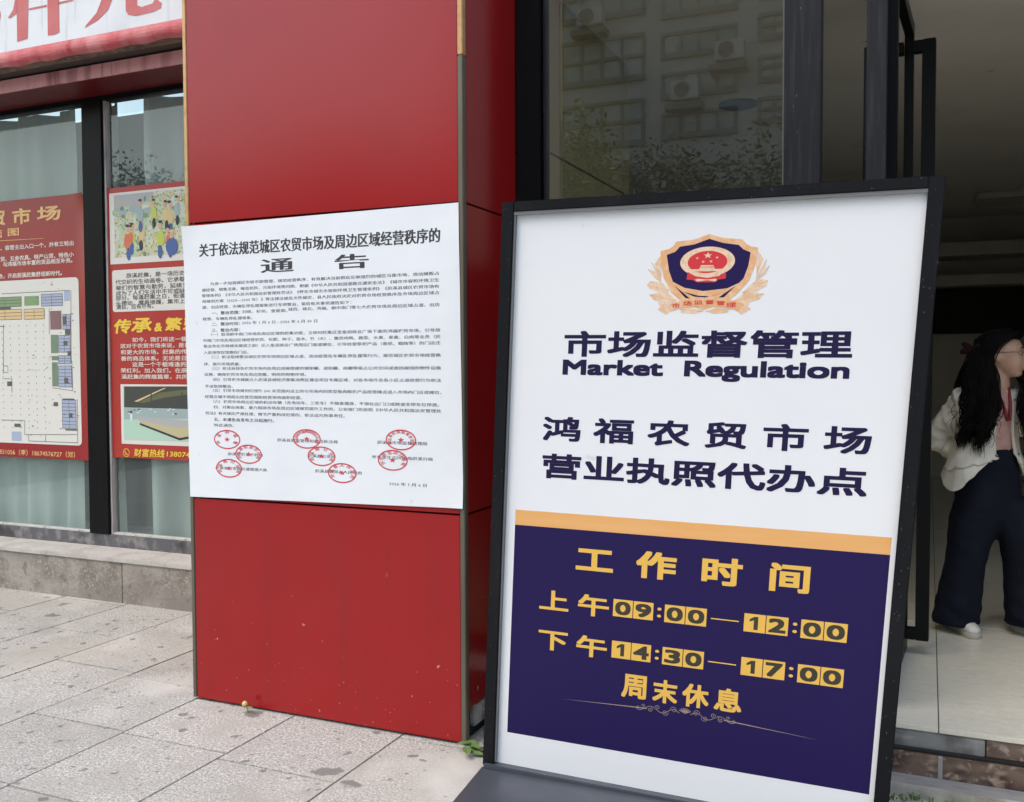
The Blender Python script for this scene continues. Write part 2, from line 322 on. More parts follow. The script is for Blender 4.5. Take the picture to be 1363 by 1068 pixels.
LN = [('为进一步加强城区市容市貌管理，规范经营秩序，有效解决当前群众反映强烈的城区马路市场、流动摊贩占', (-1.3134,1.9755), (-0.1094,1.9818)),
 ('道经营、销售活禽、噪音扰民、污染环境等问题，根据《中华人民共和国道路交通安全法》《城市市容和环境卫生', (-1.3636,1.9480), (-0.1096,1.9541)),
 ('管理条例》《中华人民共和国治安管理处罚法》《怀化市城市市容和环境卫生管理条例》《辰溪县城区农贸市场布', (-1.3642,1.9216), (-0.1098,1.9280)),
 ('局规划方案（2023—2035 年）》等法律法规及文件规定，县人民政府决定对农贸市场经营秩序及市场周边区域占', (-1.3622,1.8951), (-0.1100,1.9019)),
 ('道、出店经营、车辆乱停乱摆现象进行专项整治，现将有关事项通告如下：', (-1.3627,1.8687), (-0.5416,1.8729)),
 ('城西、城北、鸿福、柳中南门等七大农贸市场及周边区域占道、出店', (-0.8738,1.8461), (-0.1084,1.8514)),
 ('刘晓、杉坊、奎星阁、', (-1.1310,1.8432), (-0.8796,1.8454)),
 ('经营、车辆乱停乱摆现象。', (-1.3613,1.8167), (-1.0720,1.8160)),
 ('2026 年 1 月 6 日 - 2026 年 6 月 30 日', (-1.1319,1.7933), (-0.7193,1.7950)),
 ('（一）取消柳中南门市场及周边区域的赶集功能，立体村赶集迁至金润商业广场下面的鸿福农贸市场，引导原', (-1.3132,1.7394), (-0.1062,1.7460)),
 ('中南门市场及周边区域经营农药、化肥、种子、苗木、竹（木）、篾货鸡鸭、蔬菜、水果、家禽、白肉等业务（民', (-1.3597,1.7117), (-0.1064,1.7198)),
 ('俗业务在市商城未建成之前）迁入金润商业广场周边门面或摊位，引导经营祭祀产品（香纸、蜡烛等）的门店迁', (-1.3590,1.6851), (-0.1056,1.6937)),
 ('入辰溪殡仪馆路段门店。', (-1.3571,1.6576), (-1.0985,1.6613)),
 ('（二）依法取缔整治城区农贸市场周边区域占道、流动经营及车辆乱停乱摆等行为，规范城区农贸市场经营秩', (-1.3116,1.6337), (-0.1041,1.6430)),
 ('序、提升环境质量。', (-1.3582,1.6052), (-1.1450,1.6055)),
 ('（三）依法拆除各农贸市场内及周边违规搭建的钢架棚、遮阳棚、雨棚等侵占公共空间或遮挡视线的物件设施', (-1.3089,1.5796), (-0.1045,1.5903)),
 ('设施，确保农贸市场及周边宽敞、明亮的购物环境。', (-1.3567,1.5560), (-0.7818,1.5584)),
 ('（四）引导农市摊贩迁入辰溪县城经济聚集消费区建设项目专属区域，对各市场外及各小区占道经营行为依法', (-1.3075,1.5276), (-0.1039,1.5387)),
 ('予以取缔整治。', (-1.3553,1.5009), (-1.1903,1.5028)),
 ('（五）引导市场规划红线外 200 米范围内设立的与市场内同类型鱼肉鲜农产品经营摊点进入市场内门店或摊位，', (-1.3085,1.4776), (-0.1033,1.4871)),
 ('经营店铺不得超出经营范围和经营场地面积经营。', (-1.3563,1.4506), (-0.8059,1.4553)),
 ('（六）农贸市场周边区域的机动车辆（含电动车、三轮车）不随意摆放，不得在店门口或跨道非停车位停放。', (-1.3071,1.4246), (-0.1135,1.4361)),
 ('四、对聚众闹事、暴力阻挠市场及周边区域规范提升工作的，公安部门将按照《中华人民共和国治安管理处', (-1.3039,1.3971), (-0.1038,1.4126)),
 ('罚法》有关规定严肃处理，情节严重构成犯罪的，依法追究刑事责任。', (-1.3542,1.3707), (-0.5800,1.3805)),
 ('特此通告。', (-1.3042,1.3194), (-1.1864,1.3211)),
 ('辰溪县城市管理和综合执法局', (-0.9430,1.2579), (-0.6196,1.2634)), ('辰溪县市场监督管理局', (-0.4159,1.2638), (-0.1726,1.2674)),
 ('辰溪县农业农村局', (-1.2255,1.1862), (-1.0260,1.1901)), ('辰溪县公安局', (-0.7792,1.1930), (-0.6314,1.1963)), ('怀化市生态环境局辰溪分局', (-0.4430,1.1975), (-0.1471,1.2045)),
 ('辰溪县公安局交通管理大队', (-1.2995,1.1176), (-1.0013,1.1238)), ('辰溪县城郊乡人民政府', (-0.7398,1.1260), (-0.4947,1.1306)), ('2026 年 1 月 6 日', (-0.3581,1.0866), (-0.1760,1.0916))]
for body, p, q in LN: nline(pb, body, p, q, res=1, serif=.014)
pb.build('body_text', ink_soft, notice)
pb = PB()
for body, p, q in [('一、整治范围：', (-1.3074,1.8418), (-1.1430,1.8435)), ('二、整治时间：', (-1.3084,1.7901), (-1.1439,1.7926)), ('三、整治内容：', (-1.3090,1.7628), (-1.1445,1.7628)), ('五、本通告自发布之日起施行。', (-1.3037,1.3450), (-0.9601,1.3489))]:
    nline(pb, body, p, q, h=.0165, bold=.012, res=2)
pb.build('headings', ink, notice)
for (cx, cy), (ex, ey), (tx, ty), words in [((-1.2291,1.2566), (-1.1525,1.2587), (-1.2282,1.3016), '辰溪县城管'), ((-1.1068,1.1922), (-1.0307,1.1948), (-1.1060,1.2368), '辰溪县农业农村局'), ((-1.2206,1.1227), (-1.1453,1.1257), (-1.2198,1.1668), '辰溪县公安局'),
        ((-0.7826,1.2718), (-0.7076,1.2739), (-0.7820,1.3159), '辰溪县城市管理和综合执法局'), ((-0.7053,1.1965), (-0.6313,1.1991), (-0.7047,1.2404), '辰溪县公安局'), ((-0.5973,1.1263), (-0.5226,1.1294), (-0.5967,1.1707), '辰溪县人民政府'),
        ((-0.2993,1.2806), (-0.2249,1.2827), (-0.2989,1.3255), '辰溪县市场监督管理局'), ((-0.3404,1.1921), (-0.2663,1.1948), (-0.3400,1.2372), '怀化市生态环境局')]:
    pb = PB(); ra = ex - cx; rb = ty - cy
    NP.ring(pb, (cx, cy), ra, rb, .0060, ND + .0002); NP.star(pb, (cx, cy), ra * .24, rb * .27, ND + .0002)
    n_ = len(words)
    for i, ch in enumerate(words):
        t = math.radians(205 - 230 * i / (n_ - 1)); gx, gy = cx + ra * .74 * math.cos(t), cy + rb * .74 * math.sin(t); rr = t - math.pi / 2
        vs, fs = glyphs(ch, 0, 2); mx = sum(v[0] for v in vs) / len(vs); my = sum(v[1] for v in vs) / len(vs); s_ = ra * (.36 if n_ < 9 else .28)
        for e_ in (-.03, 0, .03): pb.add([NP(gx + ((x - mx + e_) * math.cos(rr) - (y - my) * math.sin(rr)) * s_, gy + ((x - mx) * math.sin(rr) + (y - my) * math.cos(rr)) * s_ * rb / ra, ND + .0003 + e_ * .002) for x, y in vs], fs)
    pb.build('seal', seal_ink, notice)

# ------------------------------------------------------------------ standing sign
SP = Plane((0.1727, -0.2074, 0.03), (0.9998, 0.0115, -0.0133), (0.0716, -0.0631, 0.9954), (0.0106, -0.9979, -0.064))
SW, SH = 1.474, 2.171
sign = thing('standing_sign', 'tall white and navy opening-hours board in a black frame on a grey base plate', 'sign', (.91, -.22, 0))
fa0, fa1, ft = .048, 1.427, 2.134
scr = M('scuffed_black_metal', (.008, .0085, .0105), .45, spec=.16, var=[(9, .5, .8, (.014, .0145, .017), (1, 1, .2)), (230, .69, .73, (.20, .20, .20), (1, 1, .35))], bump=(50, .08))
for a_, b_ in ((0, fa0), (fa1, SW)): PB().box((a_, 0, -.045), (b_, SH, 0), SP).build('frame_bar', scr, sign, bevel=.003)
PB().box((fa0, ft, -.045), (fa1, SH, -.0006), SP).build('frame_bar', scr, sign, bevel=.003)
lip_shade = M('lip_and_shade_grey', (.16, .165, .17), .5)
PB().box((fa0, .02, -.0215), (fa0 + .006, ft - .0125, -.006), SP).build('lip_and_shade_strip', lip_shade, sign); PB().box((fa0, ft - .012, -.0215), (fa1, ft, -.004), SP).build('lip_and_shade_strip', lip_shade, sign)  # top strip's grey stands in for the frame's shadow band on the board
PB().box((fa0, .006, -.030), (fa1, ft, -.022), SP).build('board', white_board, sign)
PB().box((.02, .0, -.060), (SW - .02, SH - .02, -.046), SP).build('back_panel', black_metal, sign)
pb = PB(); bz = .022
pb.add([(.168, -.20, .001), (1.67, -.19, .001), (1.69, -.66, .001), (.214, -.66, .001), (.168, -.20, bz), (1.67, -.19, bz), (1.69, -.66, bz), (.214, -.66, bz)],
       [(3, 2, 1, 0), (4, 5, 6, 7), (0, 1, 5, 4), (1, 2, 6, 5), (2, 3, 7, 6), (3, 0, 4, 7)])
pb.build('base_plate', gunmetal, sign, bevel=.002)
PB().box((fa0 - .04, -.008, -.040), (SW, .012, .010), SP).build('base_lip', gunmetal, sign, bevel=.003)
for xx in (.35, 1.4): PB().tube([SP(xx, 1.2, -.06), (xx + .15, .22, .03)], .014).build('rear_strut', black_metal, sign)
PB().box((.3, .20, .004), (1.6, .235, .03)).build('rear_foot', black_metal, sign)
D0 = -.0217
def srect(p, q, d, name, m):
    pb = PB(); SP.rect(pb, min(p[0], q[0]), min(p[1], q[1]), max(p[0], q[0]), max(p[1], q[1]), d); return pb.build(name, m, sign)
oT = ((0.0919,1.0337)[1] + (1.4144,1.0214)[1]) / 2; oB = ((0.0942,0.9747)[1] + (1.4156,0.9643)[1]) / 2; nB = ((0.0907,0.1447)[1] + (1.4081,0.1407)[1]) / 2
aL, aR = .091, 1.411
srect((aL, oT), (aR, oB), D0, 'orange_band', orange); panel = srect((aL, oB), (aR, nB), D0, 'navy_panel', navy)
pb = PB(); D1 = D0 + .0003
text(pb, SP, '市场监督管理', .261, 1.610, 1.241, 1.698, D1, bold=.030)
b0_, b1_ = 1.298, 1.385
pb = PB(); text(pb, SP, '市场监督管理', .261, 1.610, 1.241, 1.698, D1, bold=.030)
pb.build('heading_lettering', navy_ink, sign); pb = PB()
text(pb, SP, '鸿 福 农 贸 市 场', .191, b0_, 1.322, b1_, D1, bold=.028)
pb.build('heading_lettering', navy_ink, sign); pb = PB()
text(pb, SP, '营业执照代办点', .195, 1.158, 1.320, 1.246, D1, bold=.031)
pb.build('heading_lettering', navy_ink, sign); pb = PB()
text(pb, SP, 'Market  Regulation', .259, 1.540 - .012, 1.237, 1.594, D1, bold=.042, res=5)
pb.build('heading_lettering', navy_ink, sign)
pb = PB(); text(pb, SP, '工  作  时  间', .345, .815, 1.164, .908, D1, bold=.036)
pb.build('hours_title', gold_ink, sign)
def row(t1, groups, y0, y1, xs0, dash, bt):
    """one line of opening hours: lettering, digit boxes and their digits"""
    g = PB()
    text(g, SP, t1[0], xs0[0], y0 - .002, xs0[1], y1 + .004, D1, bold=.026); text(g, SP, t1[1], xs0[2], y0 - .008, xs0[3], y1 + .004, D1, bold=.026)
    for digits, a0, a1 in groups:
        half = (a0 + a1) / 2
        for dg, p0, p1 in ((digits[0], a0, half - .0015), (digits[1], half + .0015, a1)):
            bx = PB(); SP.rect(bx, p0, y0, p1, y1, D1); bx = bx.build('digit_box', gold_ink, sign); k = PB(); wd = p1 - p0; f_ = .30 if dg == '1' else .15
            if dg == '1':
                hh = y1 - y0; u_ = lambda x, y: (p0 + wd * x, y0 + hh * y); SP.poly(k, [u_(.46, .14), u_(.66, .14), u_(.66, .86), u_(.48, .86), u_(.26, .70), u_(.26, .57), u_(.46, .66)], D1 + .00016)
            else: text(k, SP, dg, p0 + wd * f_, y0 + (y1 - y0) * .15, p1 - wd * f_, y1 - (y1 - y0) * .15, D1 + .00016, bold=.040, res=5)
            k.build('digit', box_ink, bx)
    for c in bt:
        SP.ell(g, (c, y0 + (y1 - y0) * .30), .0075, .0055, D1, 12); SP.ell(g, (c, y0 + (y1 - y0) * .70), .0075, .0055, D1, 12)
    SP.rect(g, dash[0], (y0 + y1) / 2 - .002, dash[1], (y0 + y1) / 2 + .002, D1)
    g.build('hours_row', gold_ink, sign)
r1b, r1t = ((0.4927,0.6577)[1] + (1.3038,0.6575)[1]) / 2, ((0.4892,0.7246)[1] + (1.2990,0.7204)[1]) / 2
row('上午', [('09', (0.4913,0.6856)[0], (0.6408,0.7026)[0]), ('00', (0.6822,0.6963)[0], (0.8322,0.7028)[0]), ('12', (0.9620,0.6913)[0], (1.1097,0.6933)[0]), ('00', (1.1518,0.6880)[0], (1.3003,0.6909)[0])], r1b, r1t,
    ((0.2055,0.6878)[0], (0.3162,0.7000)[0], (0.3587,0.6876)[0], (0.4725,0.7003)[0]), ((0.8476,0.6884)[0], (0.9446,0.6946)[0]), ((0.6629,0.6941)[0], (1.1322,0.6908)[0]))
r2b, r2t = ((0.4940,0.4996)[1] + (1.3026,0.5004)[1]) / 2, ((0.4917,0.5673)[1] + (1.2989,0.5621)[1]) / 2
row('下午', [('14', (0.4937,0.5279)[0], (0.6407,0.5473)[0]), ('30', (0.6830,0.5307)[0], (0.8318,0.5398)[0]), ('17', (0.9621,0.5360)[0], (1.1100,0.5354)[0]), ('00', (1.1521,0.5202)[0], (1.3003,0.5312)[0])], r2b, r2t,
    ((0.2074,0.5311)[0], (0.3187,0.5453)[0], (0.3593,0.5275)[0], (0.4726,0.5422)[0]), ((0.8470,0.5310)[0], (0.9447,0.5369)[0]), ((0.6633,0.5336)[0], (1.1307,0.5330)[0]))
pb = PB()
for ch, p, q in [('周', (0.5420,0.3584), (0.6289,0.4427)), ('末', (0.6579,0.3569), (0.7434,0.4392)), ('休', (0.7664,0.3581), (0.8558,0.4392)), ('息', (0.8805,0.3605), (0.9704,0.4400))]:
    text(pb, SP, ch, p[0], p[1], q[0], q[1], D1, bold=.03)
pb.build('rest_day_lettering', gold_ink, sign)
pb = PB(); lc = (0.7770,0.3240)
def swirl(c, r, t0, t1, n=26, k=.12): return [(c[0] + r * math.exp(-k * abs(t - t0)) * math.cos(t), c[1] + r * math.exp(-k * abs(t - t0)) * math.sin(t)) for t in [t0 + (t1 - t0) * i / n for i in range(n + 1)]]
SP.poly(pb, [(0.3033,0.3114), (lc[0] - .14, lc[1] + .003), (lc[0] - .14, lc[1] - .001)], D1); SP.poly(pb, [(1.2401,0.3054), (lc[0] + .14, lc[1] + .003), (lc[0] + .14, lc[1] - .001)], D1)
for sg_ in (-1, 1):
    fl = lambda pts: [(lc[0] + sg_ * (x), lc[1] + y) for x, y in pts]
    SP.line(pb, fl([(.02 + .012 * i, .010 * math.sin(i * .9) + .002) for i in range(14)]), .0016, D1)
    for cx, cy, r, a, b in ((.040, .010, .014, 0, 9), (.072, -.004, .013, 3, 12), (.100, .010, .010, 0, 8), (.128, -.001, .011, 2, 11), (.152, .009, .008, 0, 8), (.176, .001, .007, 2, 9)):
        SP.line(pb, fl(swirl((cx, cy), r, a, b, k=.17)), .0015, D1)
for k in range(7):
    t = math.radians(30 + 20 * k); SP.line(pb, [(lc[0], lc[1] + .004), (lc[0] + .024 * math.cos(t), lc[1] + .004 + .02 * math.sin(t))], .003, D1)
pale_gold = M('pale_gold_print', (.36, .28, .22), .5); pb.build('ornament', pale_gold, sign)
# ---- emblem
em_gold = M('emblem_gold', (.74, .40, .19), .5, var=[(40, .45, .6, (.78, .50, .30))]); em_pale = M('emblem_pale', (.80, .60, .45), .5, var=[(50, .45, .65, (.72, .46, .27))])
em_red = M('emblem_red', (.62, .03, .04), .5); em_line = M('emblem_line', (.30, .13, .05), .5)
emb = None
leaf = PB(); vein = PB()
for L_ in ([(0.6009,1.8769), (0.5966,1.9183), (0.5987,1.9632), (0.5909,1.9522), (0.5766,1.9302)], [(0.5970,1.8770), (0.5842,1.8999), (0.5646,1.9381), (0.5751,1.9227), (0.5913,1.9110)], [(0.6035,1.8656), (0.5793,1.8831), (0.5531,1.9140), (0.5740,1.9077), (0.5943,1.8921)],
           [(0.6320,1.8387), (0.6074,1.8655), (0.5643,1.8722), (0.5526,1.8592), (0.5618,1.8476), (0.5936,1.8357), (0.6288,1.8274)], [(0.6608,1.8043), (0.6326,1.8274), (0.5938,1.8319), (0.5611,1.8249), (0.5796,1.8075), (0.6192,1.7937), (0.6578,1.7894)],
           [(0.6271,1.7898), (0.5957,1.7978), (0.6043,1.7826), (0.5971,1.7732), (0.6252,1.7558), (0.6472,1.7744)],
           [(0.9253,1.8834), (0.9211,1.9196), (0.9235,1.9627), (0.9332,1.9515), (0.9430,1.9369), (0.9312,1.9013)], [(0.9227,1.8690), (0.9350,1.8975), (0.9544,1.9358), (0.9503,1.9079), (0.9360,1.8831)], [(0.9165,1.8546), (0.9329,1.8760), (0.9658,1.9146), (0.9551,1.8898), (0.9334,1.8687)],
           [(0.8824,1.8263), (0.9127,1.8584), (0.9440,1.8703), (0.9628,1.8644), (0.9580,1.8465), (0.9253,1.8291), (0.8865,1.8189)], [(0.8479,1.7976), (0.8828,1.8190), (0.9184,1.8256), (0.9526,1.8213), (0.9378,1.8035), (0.8956,1.7896), (0.8523,1.7865)],
           [(0.8775,1.7898), (0.9064,1.7894), (0.9001,1.7767), (0.9130,1.7718), (0.8835,1.7531), (0.8606,1.7699)], [(0.6740,1.7741), (0.7078,1.7793), (0.7538,1.7656), (0.7242,1.7578), (0.6785,1.7620)], [(0.7613,1.7656), (0.7978,1.7762), (0.8422,1.7720), (0.8356,1.7603), (0.7915,1.7578)]):
    c = (sum(p[0] for p in L_) / len(L_), sum(p[1] for p in L_) / len(L_)); SP.poly(leaf, L_, D1)
    SP.line(vein, [L_[0], L_[len(L_) // 2]], .0018, D1 + .0001)
    for i in range(len(L_)): SP.line(vein, [L_[i], (c[0] * .6 + L_[i][0] * .4, c[1] * .6 + L_[i][1] * .4)], .0012, D1 + .0001)
emblem = leaf.build('emblem', em_pale, sign)
vein.build('wreath_veins', em_gold, emblem)
pb = PB(); SP.poly(pb, [(0.7601,2.0252), (0.8014,2.0114), (0.8708,2.0032), (0.8844,1.9875), (0.9011,1.9786), (0.9238,1.9741), (0.9186,1.9197), (0.9014,1.8659), (0.8679,1.8266), (0.8298,1.7942), (0.7536,1.7694), (0.6763,1.8003), (0.6401,1.8310), (0.6101,1.8842), (0.5987,1.9370), (0.5942,1.9746), (0.6238,1.9802), (0.6403,1.9914), (0.6472,2.0041), (0.7091,2.0090)], D1 + .00016)
pb.build('shield_border', em_gold, emblem)
pb = PB(); SP.poly(pb, [(0.7611,2.0095), (0.8061,1.9942), (0.8593,1.9856), (0.8766,1.9698), (0.9006,1.9592), (0.8962,1.9167), (0.8829,1.8736), (0.8693,1.8594), (0.8304,1.8420), (0.7496,1.8344), (0.6849,1.8469), (0.6437,1.8684), (0.6281,1.9062), (0.6173,1.9607), (0.6454,1.9697), (0.6615,1.9869), (0.7101,1.9925)], D1 + .00032)
for tri in ([(0.6482,1.8563), (0.6861,1.8264), (0.7060,1.8103), (0.6908,1.8113)], [(0.6800,1.8339), (0.7356,1.8187), (0.7730,1.8166), (0.7584,1.8124), (0.7207,1.8160)], [(0.8608,1.8515), (0.8206,1.8238), (0.8030,1.8112), (0.8213,1.8120)], [(0.8311,1.8317), (0.7877,1.8185), (0.7731,1.8151)]):
    SP.poly(pb, tri, D1 + .00032)
pb.build('shield_field', navy, emblem)
ec = (0.7584,1.9327); er = (0.8510,1.9297)[0] - ec[0]; eh = (0.7553,1.9834)[1] - ec[1]
pb = PB(); SP.ell(pb, ec, er, eh, D1 + .00048)
pb.build('gold_wreath', em_pale, emblem)
pb = PB(); SP.ell(pb, (0.7585,1.9319), er * .725, eh * .735, D1 + .00064)
SP.poly(pb, [(0.6930,1.9007), (0.7164,1.8870), (0.7616,1.8803), (0.8057,1.8847), (0.8231,1.8989), (0.8247,1.8751), (0.7992,1.8720), (0.7886,1.8631), (0.7253,1.8646), (0.7136,1.8723), (0.6908,1.8747)], D1 + .00064)
pb.build('red_field', em_red, emblem)
pb = PB(); SP.star(pb, (0.7593,1.9539), er * .165, eh * .22, D1 + .0008)
for c in ((0.7234,1.9460), (0.7443,1.9331), (0.7709,1.9337), (0.7908,1.9463)): SP.star(pb, c, er * .07, eh * .095, D1 + .0008)
for q in ([(0.7375,1.9216), (0.7795,1.9210), (0.7824,1.9158), (0.7352,1.9165)], [(0.7342,1.9143), (0.7836,1.9136), (0.7859,1.9069), (0.7324,1.9077)], [(0.7020,1.9086), (0.8134,1.9076), (0.8091,1.9004), (0.7062,1.9010)], [(0.6968,1.9006), (0.7313,1.8885), (0.7614,1.8840), (0.7945,1.8868), (0.8187,1.8994), (0.8020,1.8844), (0.7618,1.8785), (0.7203,1.8851)], [(0.7191,1.8733), (0.7283,1.8767), (0.7621,1.8729), (0.7897,1.8752), (0.7948,1.8714), (0.7903,1.8664), (0.7622,1.8707), (0.7289,1.8671)]):
    SP.poly(pb, q, D1 + .0008)
pb.build('gate_and_stars', em_pale, emblem)
pb = PB(); SP.poly(pb, [(0.6273,1.7860), (0.6723,1.8023), (0.7211,1.8089), (0.7659,1.8108), (0.8106,1.8074), (0.8476,1.8020), (0.8902,1.7896), (0.8816,1.7824), (0.8680,1.7680), (0.8272,1.7777), (0.7527,1.7843), (0.6851,1.7796), (0.6399,1.7677)], D1 + .0008)
pb.build('ribbon', em_gold, emblem)
pb = PB()
for ch, p, q in [('市', (0.6462,1.7782), (0.6735,1.7948)), ('场', (0.6840,1.7852), (0.7141,1.8005)), ('监', (0.7223,1.7892), (0.7515,1.8036)), ('督', (0.7598,1.7894), (0.7894,1.8037)), ('管', (0.7980,1.7851), (0.8265,1.8002)), ('理', (0.8308,1.7787), (0.8634,1.7937))]:
    text(pb, SP, ch, p[0], p[1], q[0], q[1], D1 + .00095, bold=.02)
pb.build('ribbon_lettering', em_red, emblem)
# ------------------------------------------------------------------ glazed shop front left of the column
WP = Plane((0, 1.57, 0), (1, 0, 0), (0, 0, 1), (0, -1, 0))
gx0, gx1 = (-3.7942,2.6124)[0], (-3.6066,2.6009)[0]
gz0, gz1 = ((-4.7627,0.3788)[1] + (-2.9023,0.4096)[1]) / 2, ((-3.7992,3.4671)[1] + (-2.9149,3.4749)[1]) / 2
front = thing('shop_window', 'black framed shop window on a concrete ledge, left of the red column', 'shop window', (-3.6, 1.5, 0))
conc = M('ledge_concrete', (.33, .30, .26), .85, var=[(5, .40, .64, (.19, .17, .145)), (60, .5, .7, (.38, .355, .315)), (1.5, .48, .7, (.23, .205, .18), (1, 1, 3)), (22, .55, .72, (.17, .155, .135))], bump=(45, .35), extra=specks(9, .35, (.15, .135, .115), .55))
conc_top = M('ledge_top', (.47, .445, .41), .8, var=[(6, .45, .7, (.34, .32, .29)), (70, .5, .7, (.54, .52, .49))], bump=(50, .3))
LZ = .305
for a, b in ((-9, -5.2), (-5.197, -3.21), (-3.207, -CW - .003)): PB().box((a, 1.262, -.02), (b, 1.60, LZ - .03)).build('ledge_face', conc, front, bevel=.003)
PB().box((-9, 1.250, LZ - .03), (-CW - .003, 1.62, LZ)).build('ledge_top', conc_top, front, bevel=.005)
worn = M('worn_black', (.020, .020, .023), .40, var=[(18, .55, .75, (.16, .155, .15), (1, 1, .5))], bump=(40, .2))
PB().box((-9, 1.545, LZ), (-CW - .003, 1.64, gz0)).build('bottom_rail', M('worn_rail', (.10, .10, .11), .6, var=[(14, .45, .7, (.26, .25, .24)), (5, .5, .7, (.03, .03, .03))], bump=(40, .3)), front, bevel=.003)
PB().box((gx0, 1.535, gz0 + .001), (gx1, 1.64, gz1)).build('mullion', black_alu, front, bevel=.003)
PB().box((-6.1, 1.535, gz0 + .001), (-5.92, 1.64, gz1)).build('mullion', black_alu, front, bevel=.003)
PB().box((-9, 1.545, gz1 + .001), (-CW - .003, 1.64, 3.60)).build('head_rail', black_alu, front, bevel=.003)
seal_white = M('pale_sealant', (.55, .55, .52), .6, var=[(30, .5, .7, (.35, .34, .31), (1, 1, .2))])
PB().box((gx1 + .001, 1.556, gz0 + .001), (gx1 + .016, 1.60, gz1)).build('sealant', seal_white, front)
PB().box((gx0 - .014, 1.560, gz0 + .012), (gx0 - .001, 1.60, 1.0)).build('sealant', seal_white, front)
PB().box((-5.9, 1.556, gz0 + .0005), (gx0 - .02, 1.60, gz0 + .012)).build('sealant', seal_white, front)
PB().box((gx1 + .02, 1.556, gz0 + .0005), (-CW - .01, 1.60, gz0 + .014)).build('sealant', seal_white, front)
sg_ = glass_mat('shop_glass', (.93, .97, .955), .17, (.36, .47, .44), 1.5)
for a, b in ((-5.92, gx0), (gx1, -CW - .004), (-9, -6.1)): PB().poly([(a + .001, 1.584, gz0 - .01), (b - .001, 1.584, gz0 - .01), (b - .001, 1.584, gz1 + .01), (a + .001, 1.584, gz1 + .01)]).build('window_pane', sg_, front, fixn=False)
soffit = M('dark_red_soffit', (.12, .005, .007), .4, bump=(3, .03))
zs = 3.505
PB().box((-9, 1.222, zs), (-CW - .003, 1.543, zs + .012)).build('soffit', soffit, front)
pink = M('faded_pink_fascia', (.74, .37, .38), .6, var=[(9, .5, .72, (.30, .10, .11), (1, 1, .12)), (30, .58, .72, (.16, .05, .055), (1, 1, .06))])
PB().box((-9, 1.20, zs - .004), (-CW - .003, 1.221, 3.585)).build('fascia', pink, front, bevel=.002)
dirt_wood = M('dirty_beam', (.17, .125, .09), .85, var=[(4, .4, .65, (.07, .05, .04), (1, 3, 1)), (30, .5, .7, (.24, .19, .14))], bump=(20, .4))
PB().box((-9, 1.02, 3.590), (-CW - .003, 1.11, 3.66)).build('beam', dirt_wood, front, bevel=.004)
PB().box((-9, 1.115, 3.600), (-CW - .003, 1.25, 3.68)).build('beam', M('dark_beam', (.06, .045, .036), .85, bump=(20, .3)), front, bevel=.004)
PB().box((-9, 1.26, 3.60), (-CW - .003, 1.7, 5.6)).build('upper_wall', backing, front)
PB().box((-9, 2.3, 0), (-CW - .003, 2.35, 3.6)).build('inner_wall', M('inner_wall', (.10, .11, .11), .8), front)
PB().box((-9, 1.66, .3), (-CW - .003, 2.28, .31)).build('inner_floor', M('inner_sill', (.25, .25, .24), .8), front)
curt = M('curtain_cloth', (.45, .535, .505), .85, var=[(8, .4, .7, (.37, .455, .43), (1, 1, .1))])
for k, (a, b, am, lb) in enumerate(((-5.9, -4.03, .055, 'broad pale grey-green curtain behind the left window pane with the floor plan poster'), (-3.82, -3.60, .03, 'narrow strip of pale curtain behind the glass, against the black window mullion'), (-3.34, -1.5, .06, 'pale grey-green curtain behind the narrower window pane next to the red column'))):
    n_ = 260; vs = []; rg = random.Random(k + 3); ph = [rg.uniform(0, 6) for _ in range(4)]
    for z in (.33, 1.2, 2.2, 3.1, 3.5):
        for i in range(n_ + 1):
            x = a + (b - a) * i / n_; f1 = math.sin(x * 13 + ph[0] + .8 * math.sin(x * 2.3 + ph[1])); f2 = math.sin(x * 31 + ph[2] + z * .4)
            vs.append((x, 1.735 + am * f1 * (1 + .3 * math.sin(x * 1.7)) + .020 * f2 + .01 * math.sin(z * 3 + x * 5), z))
    c = PB().add(vs, [(j * (n_ + 1) + i, j * (n_ + 1) + i + 1, (j + 1) * (n_ + 1) + i + 1, (j + 1) * (n_ + 1) + i) for j in range(4) for i in range(n_)]).build('curtain', curt, None, smooth=True)
    tag(c, lb, 'curtain', 'curtains in the shop window')
# ---- banner above
BP = Plane((0, 1.0, 0), (1, 0, 0), (0, 0, 1), (0, -1, 0))
banner = thing('shop_banner', 'white shop banner with faded red characters and red hem, above the shop window', 'banner', (-3.4, 1.0, 3.6))
ban = M('banner_cloth', (.74, .77, .80), .6, var=[(3, .45, .75, (.66, .69, .72)), (20, .6, .75, (.6, .62, .64), (1, 1, .1))], bump=(6, .15))
hem_z0, hem_z1 = ((-3.9288,3.5950)[1] + (-2.3952,3.5746)[1]) / 2, ((-3.9258,3.6823)[1] + (-2.3928,3.6827)[1]) / 2
PB().box((-9, 1.0, hem_z1), (-CW - .003, 1.018, 5.6)).build('banner_face', ban, banner)
hem = M('red_hem', (.50, .075, .085), .5, var=[(5, .42, .7, (.58, .22, .22), (1, 1, .5)), (14, .55, .75, (.42, .03, .035), (1, 1, .3))], bump=(25, .4, (.6, 1, 4)))
n_ = 160; vs = []
for j in range(7):
    for i in range(n_ + 1):
        x = -9 + (9 - CW - .003) * i / n_; t = j / 6
        vs.append((x, .998 - .014 * math.sin(t * math.pi) - .003 * math.sin(x * 22 + 1.7 * math.sin(x * 5)) * (1 - t) + (.02 if j == 0 else 0), hem_z0 + (hem_z1 - hem_z0) * t + .006 * math.sin(x * 17 + math.sin(x * 7)) * (1 - t)))
PB().add(vs, [(j * (n_ + 1) + i, j * (n_ + 1) + i + 1, (j + 1) * (n_ + 1) + i + 1, (j + 1) * (n_ + 1) + i) for j in range(6) for i in range(n_)]).build('hem', hem, banner, smooth=True)
